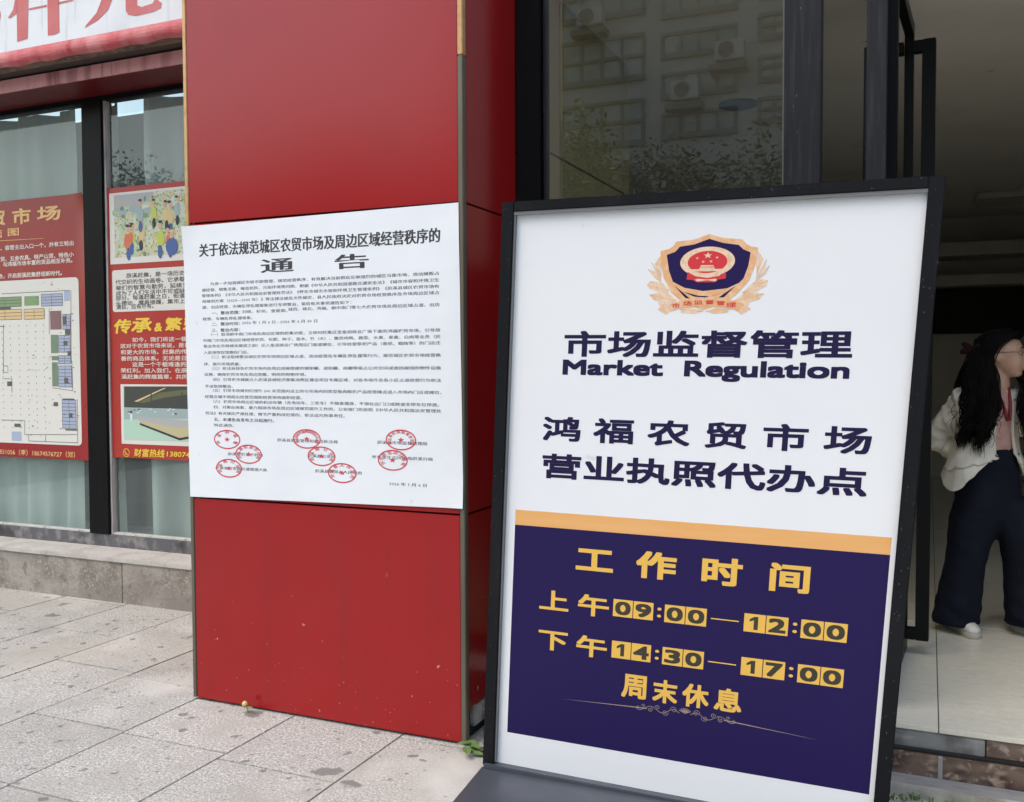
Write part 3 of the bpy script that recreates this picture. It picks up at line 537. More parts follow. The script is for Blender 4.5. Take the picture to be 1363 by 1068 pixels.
faded = M('faded_red_lettering', (.54, .13, .13), .6, var=[(4, .4, .7, (.60, .18, .18))])
pb = PB()
for q in ([(-3.7445,4.2402), (-3.6357,4.2336), (-3.6650,3.7423), (-3.7613,3.7342), (-3.7602,3.9214)], [(-3.7516,4.0762), (-3.7568,3.9197), (-3.8222,3.8961), (-3.8426,3.9015), (-3.7933,3.9465)], [(-3.4747,4.2179), (-3.3743,4.2181), (-3.3806,3.7424), (-3.4311,3.7332), (-3.4831,3.7370)], [(-3.6488,3.9342), (-3.4852,3.9329), (-3.4856,3.9202), (-3.6491,3.9225)], [(-3.3813,3.9322), (-3.2628,3.9336), (-3.2473,3.9232), (-3.3817,3.9207)],
          [(-3.6312,4.1158), (-3.4812,4.1147), (-3.4823,4.0800), (-3.6322,4.0866)], [(-3.3740,4.1202), (-3.2179,4.1173), (-3.2189,4.0832), (-3.3751,4.0858)],
          [(-3.0015,4.0700), (-2.9027,4.0648), (-2.9273,3.8785), (-2.9593,3.8216), (-3.0482,3.7704), (-3.1595,3.7399), (-3.1498,3.7522), (-3.0577,3.8171), (-3.0125,3.8916)],
          [(-2.8131,4.0388), (-2.7167,4.0339), (-2.7222,3.8138), (-2.6857,3.7973), (-2.5978,3.8059), (-2.5754,3.8332), (-2.5257,3.7971), (-2.5335,3.7688), (-2.5917,3.7556), (-2.7311,3.7509), (-2.7946,3.7670), (-2.8149,3.7945)],
          [(-3.1237,4.1243), (-2.4686,4.1010), (-2.4627,4.0458), (-3.1253,4.0679)], [(-3.9507,3.9640), (-3.9113,3.9522), (-3.9087,3.9279), (-3.9183,3.8994), (-3.9532,3.8925)]):
    BP.poly(pb, q, .002)
pb.build('lettering', faded, banner)

# ---- posters on the glass
pred = M('poster_red', (.30, .020, .024), .28, var=[(1.2, .4, .75, (.24, .014, .018))]); pred2 = M('bright_poster_red', (.40, .035, .028), .32, var=[(2, .4, .75, (.36, .03, .025))])
pwhite = M('poster_white', (.68, .68, .63), .4); pgold = M('poster_gold', (.72, .42, .14), .45, var=[(60, .45, .6, (.80, .55, .26))]); pyel = M('poster_yellow', (.78, .55, .06), .45)
ppale = M('poster_pale_print', (.72, .66, .60), .5); pdark = M('poster_dark_print', (.10, .10, .10), .5)
PC = {k: M('print_' + k, c, .45) for k, c in dict(leaf_green=(.20, .32, .15), sage=(.16, .24, .16), pale_blue=(.36, .42, .56), sand=(.68, .50, .26), plum=(.22, .12, .12), sky_teal=(.32, .42, .42), jacket_blue=(.06, .12, .32), coat_black=(.03, .03, .04), skin=(.62, .38, .24), coral=(.62, .16, .08), lime=(.48, .55, .10), straw=(.62, .50, .24), mint=(.42, .62, .50), charcoal=(.05, .055, .05), olive=(.12, .13, .06), counter=(.50, .46, .27), grey=(.40, .42, .42)).items()}
plan = thing('floor_plan_poster', 'dark red poster with a white market floor plan, stuck on the left window pane', 'poster', (-4.3, 1.575, .95))
px1 = ((-3.8097,2.8386)[0] + (-3.7980,0.9066)[0]) / 2; pz1 = (-4.1994,2.8435)[1]; pz0 = ((-4.7438,0.9233)[1] + (-3.7980,0.9066)[1]) / 2
px0 = px1 - 1.75
def rrect(a0, b0, a1, b1, r, n=6):
    o = []
    for cx, cy, t0 in ((a1 - r, b1 - r, 0), (a0 + r, b1 - r, 90), (a0 + r, b0 + r, 180), (a1 - r, b0 + r, 270)):
        o += [(cx + r * math.cos(math.radians(t0 + 90 * i / n)), cy + r * math.sin(math.radians(t0 + 90 * i / n))) for i in range(n + 1)]
    return o
vs = []; nu_, nv_ = 60, 40
for j in range(nv_ + 1):
    for i in range(nu_ + 1):
        a = px0 + (px1 - px0) * i / nu_; b = pz0 + (pz1 - pz0) * j / nv_
        e = max(0, (i / nu_ - .93) / .07); c = max(0, (i / nu_ - .88) / .12) * max(0, (j / nv_ - .90) / .10)
        vs.append(WP(a, b, .0022 + e * e * (.004 + .010 * abs(math.sin(j / nv_ * 6.3))) + .03 * c * c))
PB().add(vs, [(j * (nu_ + 1) + i, j * (nu_ + 1) + i + 1, (j + 1) * (nu_ + 1) + i + 1, (j + 1) * (nu_ + 1) + i) for j in range(nv_) for i in range(nu_)]).build('poster_sheet', pred, plan, smooth=True)
pb = PB()
for ch, p, q in (('贸', (-4.8063,2.6670), (-4.6250,2.7749)), ('市', (-4.5432,2.6632), (-4.3556,2.7742)), ('场', (-4.2834,2.6726), (-4.0539,2.7720)), ('农', (-5.0858,2.6616), (-4.8886,2.7719))): text(pb, WP, ch, *p, *q, .004, bold=.03, serif=.02)
for ch, p, q in (('图', (-4.5965,2.5803), (-4.4824,2.6336)), ('面', (-4.7658,2.5734), (-4.6574,2.6263)), ('平', (-4.9262,2.5685), (-4.8159,2.6205))): text(pb, WP, ch, *p, *q, .004, bold=.02, serif=.02)
WP.poly(pb, [(-4.8864,2.5552), (-4.2274,2.5433), (-4.2275,2.5406), (-4.8866,2.5496)], .004)
text(pb, WP, '831056（李）18674576727（郑）', *(-4.7436,0.9297), *(-3.9572,0.9740), .004, bold=.008, full=False)
pb.build('gold_lettering', pgold, plan)
pb = PB()
for s_, p, q in (('、容营主出入口一个，并有三轮出', (-4.6801,2.4806), (-3.9255,2.5026)), ('杂货、五金农具、特产山货、特色小', (-4.7321,2.4033), (-3.9280,2.4158)), ('，与鸿福市场丰富的货品相互补充。', (-4.7040,2.3606), (-3.9418,2.3768)), ('合，开启辰溪赶集舒适新时代。', (-4.7071,2.2697), (-4.0500,2.2916))):
    b = (p[1] + q[1]) / 2; text(pb, WP, s_, p[0], b - .017, q[0], b + .019, .004, bold=.022, res=2)
pb.build('white_lettering', ppale, plan)
pb = PB(); mr_, mb, mt = (-3.8869,2.1528)[0], (-3.8959,1.0214)[1], (-4.1251,2.2453)[1]; WP.poly(pb, rrect(px0 + .12, mb, mr_, mt, .035), .004); pb.build('plan_panel', pwhite, plan)
def wrects(parent, name, m, rects, d=.005):
    pb = PB()
    for p, q in rects: WP.rect(pb, min(p[0], q[0]), min(p[1], q[1]), max(p[0], q[0]), max(p[1], q[1]), d)
    return pb.build(name, m, parent)
wrects(plan, 'plan_blocks', PC['leaf_green'], [((-4.8216,2.1226), (-4.4709,2.0502)), ((-4.4397,2.1230), (-4.2879,2.0533)), ((-4.8614,2.1309), (-4.8443,2.0467))])
wrects(plan, 'plan_blocks', PC['pale_blue'], [((-4.2628,2.1322), (-4.0482,2.0452)), ((-4.0322,2.1525), (-3.9760,2.0763)), ((-4.0502,1.9785), (-3.9748,1.8703)), ((-4.0971,1.8256), (-3.9797,1.7039)), ((-4.1016,1.6781), (-3.9785,1.6199)), ((-4.1039,1.6030), (-3.9725,1.4491)), ((-4.0744,1.3543), (-3.9376,1.1460)), ((-4.6071,1.1083), (-4.5042,1.0389))])
wrects(plan, 'plan_blocks', PC['sand'], [((-4.8249,2.0295), (-4.4702,1.9546)), ((-4.4447,2.0277), (-4.2347,1.9520))])
wrects(plan, 'plan_blocks', PC['plum'], [((-4.1769,2.0071), (-4.0626,1.8706))])
wrects(plan, 'plan_blocks', PC['sage'], [((-4.1748,1.8322), (-4.1029,1.6969)), ((-4.1685,1.6759), (-4.1045,1.6446)), ((-4.1699,1.6302), (-4.1103,1.4523))])
pb = PB()
gxs = [(-4.5968,1.7645)[0], (-4.5035,1.7634)[0], (-4.4188,1.7624)[0], (-4.3312,1.7614)[0], (-4.2482,1.7604)[0], (-4.6851,1.7656)[0]]; z_hi, z_lo = (-4.4180,1.9057)[1], (-4.4429,1.1398)[1]
for gx in gxs:
    for j in range(17):
        zz = z_hi + (z_lo - z_hi) * j / 16; WP.rect(pb, gx - .003, zz - .004, gx + .003, zz + .004, .0055)
for p, q in (((-4.0488,1.9651), (-4.0139,1.9043)), ((-4.0295,1.8713), (-3.9760,1.8304)), ((-4.0468,1.7848), (-4.0075,1.7509)), ((-4.0087,1.7108), (-3.9768,1.6772)), ((-4.6414,1.4868), (-4.5916,1.4524)), ((-4.0475,1.5157), (-4.0083,1.4756)), ((-4.1602,1.3358), (-4.1165,1.3067)), ((-4.0686,1.3638), (-3.9499,1.3517)), ((-4.0074,1.2572), (-3.9718,1.2257)), ((-4.5738,1.1687), (-4.5085,1.1438)), ((-4.7049,2.0498), (-4.5839,2.0314)), ((-4.0476,1.1408), (-3.9290,1.1302))):
    WP.rect(pb, min(p[0], q[0]), min(p[1], q[1]), max(p[0], q[0]), max(p[1], q[1]), .006)
for l in ([(-4.6661,1.9175), (-4.6789,1.5435)], [(-4.7099,1.9046), (-4.6508,1.9034)], [(-4.6807,1.6047), (-4.6296,1.6046), (-4.6312,1.5561), (-4.6824,1.5561)], [(-4.6841,1.5075), (-4.5898,1.5077), (-4.5933,1.4039)], [(-4.7146,1.1937), (-4.4643,1.1944), (-4.4677,1.0882), (-3.9298,1.1021)], [(-4.4253,1.0893), (-4.4269,1.0411), (-3.9225,1.0421)], [(-4.2501,1.0938), (-4.2519,1.0365)], [(-3.9225,1.3560), (-3.9261,1.0419)], [(-3.9629,2.1502), (-3.9747,1.6239)], [(-3.9669,1.6426), (-3.9660,1.4224), (-4.1682,1.4412)], [(-4.1837,2.0288), (-4.1895,1.8406)], [(-4.6817,2.1500), (-3.9738,2.1519)]):
    WP.line(pb, l, .0035, .0055)
for (p, q, n_) in (((-4.0971,1.8256), (-3.9797,1.7039), 5), ((-4.1016,1.6781), (-3.9785,1.6199), 3), ((-4.1039,1.6030), (-3.9725,1.4491), 6), ((-4.0744,1.3543), (-3.9376,1.1460), 8), ((-4.2628,2.1322), (-4.0482,2.0452), 4), ((-4.0502,1.9785), (-3.9748,1.8703), 4), ((-4.8216,2.1226), (-4.4709,2.0502), 3), ((-4.8249,2.0295), (-4.4702,1.9546), 3), ((-4.4447,2.0277), (-4.2347,1.9520), 3)):
    for i in range(n_ + 1): z_ = p[1] + (q[1] - p[1]) * i / n_; WP.rect(pb, p[0], z_ - .0016, q[0], z_ + .0016, .0058)
    for i in range(3): x_ = p[0] + (q[0] - p[0]) * i / 2; WP.rect(pb, x_ - .0016, q[1], x_ + .0016, p[1], .0057)
rg = random.Random(2)
for _ in range(70):
    x_ = rg.uniform(px1 - .62, mr_ - .02); z_ = rg.uniform(mb + .03, mt - .03); WP.rect(pb, x_, z_, x_ + rg.uniform(.004, .02), z_ + rg.uniform(.002, .006), .0060 + _ * .00001)
pb.build('plan_linework', pdark, plan)

folk = thing('market_poster', 'bright red poster with a painting and a photo, on the pane beside the red column', 'poster', (-2.7, 1.575, .97))
fx0 = ((-3.6070,2.8552)[0] + (-3.6148,0.9513)[0]) / 2; fz1 = ((-3.6070,2.8552)[1] + (-2.9087,2.8577)[1]) / 2; fz0 = ((-3.6077,0.9461)[1] + (-2.8907,0.9508)[1]) / 2; fx1 = fx0 + 1.55
pb = PB(); WP.poly(pb, [(fx0, fz0), (fx1, fz0), (fx1, fz1), (fx0, fz1)], .0035); pb.build('poster_sheet', pred2, folk)
m0 = (-3.5730,2.3206); m1 = (-3.5598,2.8199); fr_ = fx1 - .12
i0 = (-3.5286,2.3663); i1 = (-3.5343,2.8026)
pb = PB(); WP.rect(pb, m0[0], m0[1], fr_, m1[1], .005); t0 = (-3.5594,1.9834); t1_ = (-3.5516,2.2783); WP.poly(pb, rrect(t0[0], t0[1], fr_, t1_[1], .02), .005)
h0 = (-3.5007,1.0478); h1 = (-3.4897,1.4714); WP.rect(pb, h0[0], h0[1], fr_, h1[1], .005); pb.build('white_panels', pwhite, folk)
ill = PB(); WP.rect(ill, i0[0], i0[1], fr_ - .04, i1[1], .006); il = ill.build('market_painting', M('painting_ground', (.60, .64, .56), .5, var=[(9, .42, .58, (.44, .56, .40)), (25, .5, .58, (.58, .52, .30)), (60, .55, .6, (.20, .30, .16))]), folk)
rg = random.Random(5); iw = fr_ - .04 - i0[0]; ih = i1[1] - i0[1]
groups_ = {k: PB() for k in ('leaf_green', 'sky_teal', 'jacket_blue', 'coat_black', 'skin', 'coral', 'lime', 'straw', 'sage', 'grey')}
def blob(k, x, y, rx, ry, d): WP.ell(groups_[k], (i0[0] + x * iw, i0[1] + y * ih), rx, ry, d, 14)
WP.poly(groups_['grey'], [(i0[0], i1[1] - .10), (i0[0] + .28 * iw, i1[1] - .06), (i0[0] + .28 * iw, i1[1]), (i0[0], i1[1])], .0062)
for x, y, s_ in ((.04, .72, 1.), (.15, .76, .9), (.24, .70, .8)): blob('sky_teal', x, y, .07 * s_, .035 * s_, .0064)
for _ in range(120):
    x, y = rg.uniform(.01, .98), rg.uniform(.03, .92)
    if .2 < x < .5 and .25 < y < .8 and rg.random() < .5: continue
    blob(rg.choice(('leaf_green', 'sage', 'lime', 'straw')), x, y, rg.uniform(.006, .026), rg.uniform(.005, .018), .0066 + rg.random() * .0003)
for j in range(26):
    x, y = rg.uniform(.06, .95), rg.uniform(.20, .70); k = rg.choice(('coat_black', 'jacket_blue', 'coral', 'lime', 'straw', 'sky_teal', 'leaf_green')); d = .0070 + .00006 * j; s_ = rg.uniform(.95, 1.5)
    blob(k, x, y, .024 * s_, .038 * s_, d); blob('coat_black' if rg.random() < .6 else 'jacket_blue', x + rg.uniform(-.008, .008), y - .14 * s_, .014 * s_, .03 * s_, d)
    blob('skin', x + rg.uniform(-.01, .01), y + .135 * s_, .012 * s_, .014 * s_, d + .00003); blob('coat_black', x, y + .175 * s_, .013 * s_, .007 * s_, d + .00005)
blob('jacket_blue', .40, .12, .055, .06, .0090); blob('skin', .40, .30, .020, .024, .0091); blob('straw', .40, .36, .022, .012, .0092)
for k, g in groups_.items(): g.build('painted_shapes', PC[k], il)
pb = PB()
for s_, p, q in (('　　辰溪赶集，是一场历史与现', (-3.4276,2.2255), (-2.7919,2.2446)), ('代交织的生动画卷。它承载着先', (-3.5299,2.1844), (-2.7928,2.2014)), ('辈们的智慧与勤劳，延续至今，', (-3.5257,2.1442), (-2.7937,2.1582)), ('成为了人们生活中不可或缺的一', (-3.5267,2.1080), (-2.7945,2.1199)), ('部分。每逢赶集之日，街道上人', (-3.5275,2.0757), (-2.7953,2.0853)), ('头攒动，摩肩接踵，集市上琳琅', (-3.5268,2.0395), (-2.7961,2.0470)), ('满目，应有尽有。', (-3.5242,2.0071), (-3.1819,2.0271))):
    b = (p[1] + q[1]) / 2; text(pb, WP, s_.strip('　'), p[0], b - .017, q[0], b + .017, .006, bold=.010, res=2)
pb.build('dark_lettering', pdark, folk)
pb = PB()
for ch, p, q in (('传', (-3.5547,1.8327), (-3.4027,1.9280)), ('承', (-3.3880,1.8377), (-3.2107,1.9326)), ('&', (-3.1763,1.8417), (-3.1123,1.8962)), ('繁', (-3.0823,1.8451), (-2.9422,1.9302)), ('荣', (-2.9200,1.8447), (-2.7827,1.9290))): text(pb, WP, ch, *p, *q, .006, bold=.032, shear=.18, serif=.02)
text(pb, WP, '财富热线', *(-3.3860,0.9617), *(-3.1095,1.0173), .006, bold=.02, shear=.15); text(pb, WP, '13807457', *(-3.0858,0.9722), *(-2.8099,1.0056), .006, bold=.02, shear=.15)
pc_ = (-3.4574,0.9853); WP.ring(pb, pc_, .030, .030, .005, .006); WP.line(pb, [(pc_[0] - .012, pc_[1] + .014), (pc_[0] - .010, pc_[1] - .004), (pc_[0] + .012, pc_[1] - .014)], .008, .006)
pb.build('gold_lettering', pyel, folk)
pb = PB()
for s_, p, q in (('如今，我们将这一极具潜', (-3.3812,1.7707), (-2.7775,1.7976)), ('这对于农贸市场来说，是前所未', (-3.4935,1.7281), (-2.7548,1.7551)), ('和更大的市场。赶集的传统', (-3.4911,1.6841), (-2.8349,1.7113)), ('善的商品体系。无论是日常用', (-3.4888,1.6400), (-2.7882,1.6661)), ('这是一个千载难逢的机遇', (-3.3855,1.5956), (-2.7890,1.6263)), ('荣红利。加入我们，在辰溪赶', (-3.4945,1.5544), (-2.7820,1.5816)), ('溪赶集的辉煌篇章，共同创造', (-3.4887,1.5103), (-2.7750,1.5394))):
    b = (p[1] + q[1]) / 2; text(pb, WP, s_, p[0], b - .0165, q[0], b + .0165, .006, bold=.016, res=2)
pb.build('pale_lettering', ppale, folk)
q0 = (-3.4757,1.0786); q1 = (-3.4660,1.4559); qx1 = fr_ - .03; qw = qx1 - q0[0]; qh = q1[1] - q0[1]
ph_ = PB(); WP.rect(ph_, q0[0], q0[1], qx1, q1[1], .006); hall = ph_.build('market_photo', PC['mint'], folk)
for k, d, P_ in (('charcoal', .0062, [(-3.4660,1.4559), (-2.7766,1.4598), (-2.7799,1.3027), (-3.4698,1.3078)]), ('sky_teal', .0063, [(-3.4698,1.3078), (-2.7799,1.3027), (-2.7812,1.2403), (-3.4720,1.2219)]), ('olive', .0064, [(-3.3357,1.3458), (-3.1333,1.4145), (-2.7768,1.4498), (-2.7775,1.4174), (-3.1012,1.3792), (-3.2852,1.3413)]), ('straw', .0065, [(-3.3763,1.3505), (-3.0996,1.4478), (-3.0799,1.4479), (-3.3424,1.3483)]),
                 ('coat_black', .0066, [(-3.3257,1.2015), (-2.9685,1.1028), (-2.7834,1.1316), (-2.7837,1.1178), (-2.9688,1.0864), (-3.3261,1.1861)]), ('counter', .0067, [(-3.3319,1.2247), (-3.0043,1.1753), (-2.7821,1.1979), (-2.7834,1.1328), (-2.9685,1.1028), (-3.3258,1.2003)]), ('grey', .0068, [(-3.3619,1.2473), (-3.1045,1.2342), (-2.7816,1.2203), (-2.7821,1.1954), (-3.0043,1.1728), (-3.3422,1.2219)])):
    pb = PB(); WP.poly(pb, P_, d); pb.build('photo_shape', PC[k], hall)
rg = random.Random(8); lit = PB(); dk = PB()
for i in range(26):
    x, y = rg.uniform(.02, .9), rg.uniform(.47, .60); c = (q0[0] + x * qw, q0[1] + y * qh); WP.rect(lit if i % 2 else dk, c[0], c[1], c[0] + rg.uniform(.008, .03), c[1] + rg.uniform(.004, .010), .0069 + i * .00002)
for x in (.2, .42, .55, .66): dk_ = (q0[0] + x * qw, q0[1]); WP.rect(dk, dk_[0], q0[1] + .62 * qh, dk_[0] + .012, q0[1] + .9 * qh, .00685)
WP.ell(lit, (-3.4029,1.2440), .012, .035, .0075, 14); WP.ell(dk, (-3.4021,1.2751), .009, .012, .0076, 12)
lit.build('photo_lights', M('print_cool_light', (.62, .74, .74), .45), hall); dk.build('photo_darks', PC['charcoal'], hall)

# ------------------------------------------------------------------ building: hall interior behind the entrance
hallb = thing('market_building', 'dark market hall with plain walls and ceiling, seen through the glass entrance', 'building', (2.5, 5, 0))
plaster = M('hall_plaster', (.50, .475, .42), .8, var=[(2, .45, .75, (.44, .415, .365))], bump=(30, .05)); ceilm = M('hall_ceiling', (.68, .65, .59), .8, var=[(1.6, .45, .75, (.60, .57, .52))], extra=specks(3.2, .16, (.05, .045, .04), .7, (1, 2.2, 1)))
olive = M('olive_wall', (.42, .37, .23), .6, var=[(2, .4, .8, (.38, .34, .21))]); darkm = M('dark_wall', (.035, .034, .032), .7)
HC = 3.34
PB().box((-1.2, .62, HC), (8, 9.3, HC + .1)).build('ceiling', ceilm, hallb)
PB().box((-1.4, 9.2, 0), (8, 9.4, HC)).build('wall', plaster, hallb); PB().box((8, .5, 0), (8.2, 9.3, HC)).build('wall', plaster, hallb); PB().box((-1.4, 1.96, 0), (-1.2, 9.19, HC)).build('wall', plaster, hallb)
PB().box((-1.3, 1.75, 0), (-.035, 1.95, HC)).build('wall', plaster, hallb)
wz = (0.6911,2.5828)[1]
PB().box((-.02, .60, .0), (.125, 1.95, wz)).build('olive_panel', olive, hallb); PB().box((-.02, .60, wz + .012), (.125, 1.95, HC)).build('olive_panel', olive, hallb); PB().box((-.03, .61, .05), (.112, 1.94, HC - .02)).build('panel_core', backing, hallb)
PB().box((.0, .60, 3.40), (8, .75, 6)).build('wall', plaster, hallb)
PB().box((3.6, .60, 0), (8.2, .75, 3.39)).build('wall', plaster, hallb)
PB().box((1.2, 8.75, 2.50), (8, 9.19, 2.62)).build('cornice', plaster, hallb); PB().box((1.2, 8.6, 2.83), (8, 9.19, 2.98)).build('beam', plaster, hallb)
PB().box((-1.1, 9.12, 1.95), (8, 9.19, 2.49)).build('recess', backing, hallb)
PB().box((0, .59, 6), (8, 9.4, 6.1)).build('roof', plaster, hallb)
PB().box((2.2, 7.4, HC - .06), (3.6, 8.0, HC - .001)).build('ceiling_vent', plaster, hallb, bevel=.01)
dl = PB(); n_ = 28
dl.tube([(.57, 2.98, HC - .02), (.57, 2.98, HC - .001)], .125, 28); dl.build('downlight', backing, hallb)
tile = M('floor_tile', (.74, .70, .585), .25, var=[(3, .4, .7, (.69, .65, .535)), (40, .45, .65, (.76, .725, .615)), (9, .55, .75, (.64, .60, .50), (1, 3, 1))], bump=(8, .02))
FZ = .21
pb = PB()
for i in range(-3, 8):
    for j in range(6):
        xa = 1.811 + .8 * i; ya = .395 + 1.6 * j; pb.box((xa + .002, ya + (.004 if j else 0), FZ - .02), (xa + .798, ya + 1.598, FZ))
struct(pb.build('floor', tile, bevel=.0015))
pb = PB(); pb.box((-1.2, .42, .02), (8.1, 9.3, FZ - .012)); struct(pb.build('floor_bed', M('grout', (.10, .095, .08), .9)))

# ------------------------------------------------------------------ door step
marble = M('brown_marble', (.17, .115, .085), .30, var=[(7, .42, .60, (.06, .035, .03), (1, 1, 2.5)), (14, .55, .70, (.36, .27, .19), (1, 1, 2.0)), (30, .58, .72, (.46, .37, .28))], bump=(12, .05), coat=.3)
step = thing('door_step', 'brown marble door step with a grey metal patch, below the cream tiled floor', 'step', (2.4, .35, 0))
PB().box((1.975, .403, .122), (5.5, .42, FZ - .022)).build('riser', marble, step, bevel=.002)
PB().box((.0, .405, .122), (1.60, .42, FZ - .022)).build('riser', marble, step, bevel=.002)
PB().box((1.603, .401, .118), (1.97, .42, FZ - .024)).build('metal_patch', M('worn_grey_metal', (.30, .30, .30), .4, metal=.4, var=[(10, .5, .7, (.42, .42, .42), (1, 1, 4)), (5, .55, .75, (.06, .055, .05))], bump=(15, .2)), step, bevel=.004)
PB().box((.0, .35, .030), (1.81, .42, .112)).build('riser', marble, step, bevel=.002); PB().box((1.826, .35, .030), (5.5, .42, .112)).build('riser', marble, step, bevel=.002)
PB().box((1.8102, .352, .030), (1.8258, .42, .110)).build('mortar_drip', M('mortar', (.34, .32, .30), .9, bump=(30, .3)), step)
PB().box((.0, .375, .1125), (5.5, .42, .1215)).build('joint', backing, step)
PB().box((.0, .245, -.02), (5.5, .349, .034)).build('tread', M('grey_tread', (.27, .265, .255), .75, var=[(12, .45, .7, (.20, .195, .19), (1, 4, 1))], bump=(30, .2)), step, bevel=.003)
PB().box((.0, .215, -.02), (5.5, .2445, .040)).build('nosing', M('pale_nosing', (.44, .42, .37), .8, var=[(9, .45, .7, (.28, .26, .21)), (5, .55, .75, (.20, .19, .14))], bump=(30, .3)), step, bevel=.005)

# ------------------------------------------------------------------ entrance: frames, fixed glass, open door
ent = thing('glass_entrance', 'black framed glass entrance with a fixed pane and an open door behind the sign', 'entrance', (1, .55, 0))
YF = .53
e0, e1 = (0.0073,2.9269)[0], (0.1224,2.9127)[0]; f0, f1 = (1.2034,2.7795)[0], (1.3475,2.7618)[0]; g0, g1 = (1.5198,2.7406)[0], (1.5961,2.7312)[0]
PB().box((.002, .548, .03), (e1, .62, 3.40)).build('mullion', black_alu, ent, bevel=.003)
PB().box((e1 + .012, .556, .03), (e1 + .022, .61, 3.40)).build('glazing_bead', dark_alu, ent, bevel=.002)
PB().box((f0, YF, .212), (f1, .62, 3.40)).build('mullion', dark_alu, ent, bevel=.003); PB().box((g0, YF, .212), (g1, .62, 3.40)).build('door_post', dark_alu, ent, bevel=.003)
PB().box((f0 - .007, .545, .212), (f0 - .0005, .60, 3.40)).build('glazing_bead', M('grey_bead', (.10, .105, .105), .5), ent)
eg = glass_mat('entrance_glass', (.74, .74, .64), .036, (.30, .29, .24), 1.75)
PB().poly([(e1 + .01, .577, .29), (f0 - .004, .577, .29), (f0 - .004, .577, 3.402), (e1 + .01, .577, 3.402)]).build('window_pane', eg, ent, fixn=False)
PB().box((e1 + .0225, .55, .212), (f0 - .017, .61, .30)).build('bottom_rail', dark_alu, ent, bevel=.003)
PB().poly([(f1 + .001, .577, .214), (g0 - .001, .577, .214), (g0 - .001, .577, 3.40), (f1 + .001, .577, 3.40)]).build('window_pane', glass_mat('side_glass', (.8, .8, .76), .006, (.3, .29, .26), 1.3), ent)
PB().box((0, .55, 3.401), (5.5, .60, 3.44)).build('head_rail', dark_alu, ent)
al = math.radians(3.5); DP = Plane((1.612, .63, 0), (math.sin(al), math.cos(al), 0), (0, 0, 1), (math.cos(al), -math.sin(al), 0)); DL = .80
door = PB().box((0, .225, -.02), (.045, 3.20, .02), lambda a, b, c: DP(a, b, c)).box((DL - .045, .225, -.02), (DL, 3.20, .02), lambda a, b, c: DP(a, b, c)).box((.0451, 3.14, -.0199), (DL - .0451, 3.20, .0199), lambda a, b, c: DP(a, b, c)).box((.0451, .225, -.0199), (DL - .0451, .33, .0199), lambda a, b, c: DP(a, b, c)).build('door', black_alu, ent, bevel=.002)
PB().poly([DP(.044, .329, 0), DP(DL - .044, .329, 0), DP(DL - .044, 3.141, 0), DP(.044, 3.141, 0)]).build('door_pane', glass_mat('door_glass', (.86, .87, .84), .004, (.3, .3, .28), 1.3), door)
hz0, hz1, ha = .285, 3.10, DL - .07; hd = PB(); DB = lambda a, b, c: DP(a, b, c)
hd.box((ha - .025, hz0, .060), (ha + .025, hz1, .118), DB).box((ha - .024, hz1 - .055, .0201), (ha + .024, hz1 - .001, .0599), DB).box((ha - .024, hz0 + .001, .0201), (ha + .024, hz0 + .055, .0599), DB)
hd.box((ha - .025, hz0, -.195), (ha + .025, hz1, -.150), DB).box((ha - .024, hz1 - .055, -.1499), (ha + .024, hz1 - .001, -.0201), DB).box((ha - .024, hz0 + .001, -.1499), (ha + .024, hz0 + .055, -.0201), DB)
hd.build('door_handle', M('black_handle', (.0025, .0025, .003), .5, spec=.2), door, bevel=.003)

# ------------------------------------------------------------------ weeds and litter
def leafmesh(pb, base, yaw, pitch, L, wd, curl=.4):
    d = Vector((math.cos(yaw) * math.cos(pitch), math.sin(yaw) * math.cos(pitch), math.sin(pitch))); sd = Vector((-math.sin(yaw), math.cos(yaw), 0)); up = d.cross(sd) * -1
    vs = []; N = 7
    for i in range(N + 1):
        t = i / N; wv = wd * math.sin(math.pi * min(1, t * .93 + .05)) ** .8 * (1 - .25 * t); c = Vector(base) + d * L * t - Vector((0, 0, 1)) * curl * L * t * t * .5
        vs += [c - sd * wv, c + Vector((0, 0, -.12 * wv)), c + sd * wv]
    pb.add(vs, [q for i in range(N) for q in ((3 * i, 3 * i + 1, 3 * i + 4, 3 * i + 3), (3 * i + 1, 3 * i + 2, 3 * i + 5, 3 * i + 4))])
green = M('weed_green', (.10, .18, .05), .5, var=[(30, .4, .7, (.17, .25, .09))])
wx, wy = (0.0645,-0.0515)
weed = thing('weed', 'small green leafy weed between the red column and the sign base', 'weed', (wx, wy, 0)); pb = PB(); st = PB(); rg = random.Random(11)
for k in range(9):
    yw_ = rg.uniform(0, 6.28); b = (wx + .035 * rg.uniform(-1, 1), wy + .03 * rg.uniform(-1, 1), .012 + .02 * rg.random()); leafmesh(pb, b, yw_ if k > 2 else 3.3 + .35 * k, rg.uniform(.0, .35), rg.uniform(.05, .085), rg.uniform(.016, .025))
    st.tube([(wx, wy, .0), b], .002, 5)
pb.build('leaves', green, weed); st.build('stem', green, weed)
sx, sy = (-1.1023,-0.0371)
bud = thing('fallen_bud', 'tiny yellow bud on a green stalk at the foot of the red column', 'bud', (sx, sy, 0))
PB().ball((sx - .012, sy - .012, .040), (.014, .013, .014), 12, 8).build('bud', M('bud_yellow', (.62, .50, .22), .6, var=[(60, .4, .6, (.5, .36, .12))]), bud, smooth=True)
pb = PB().tube([(sx + .004, sy - .006, 0), (sx + .002, sy - .012, .02), (sx - .008, sy - .012, .034)], .0025, 6); leafmesh(pb, (sx, sy - .012, .03), -.3, .2, .05, .009); pb.build('stalk', M('stalk_green', (.26, .24, .09), .6), bud)
gx_, gy_ = 1.68, .19
pb = PB(); rg = random.Random(4)
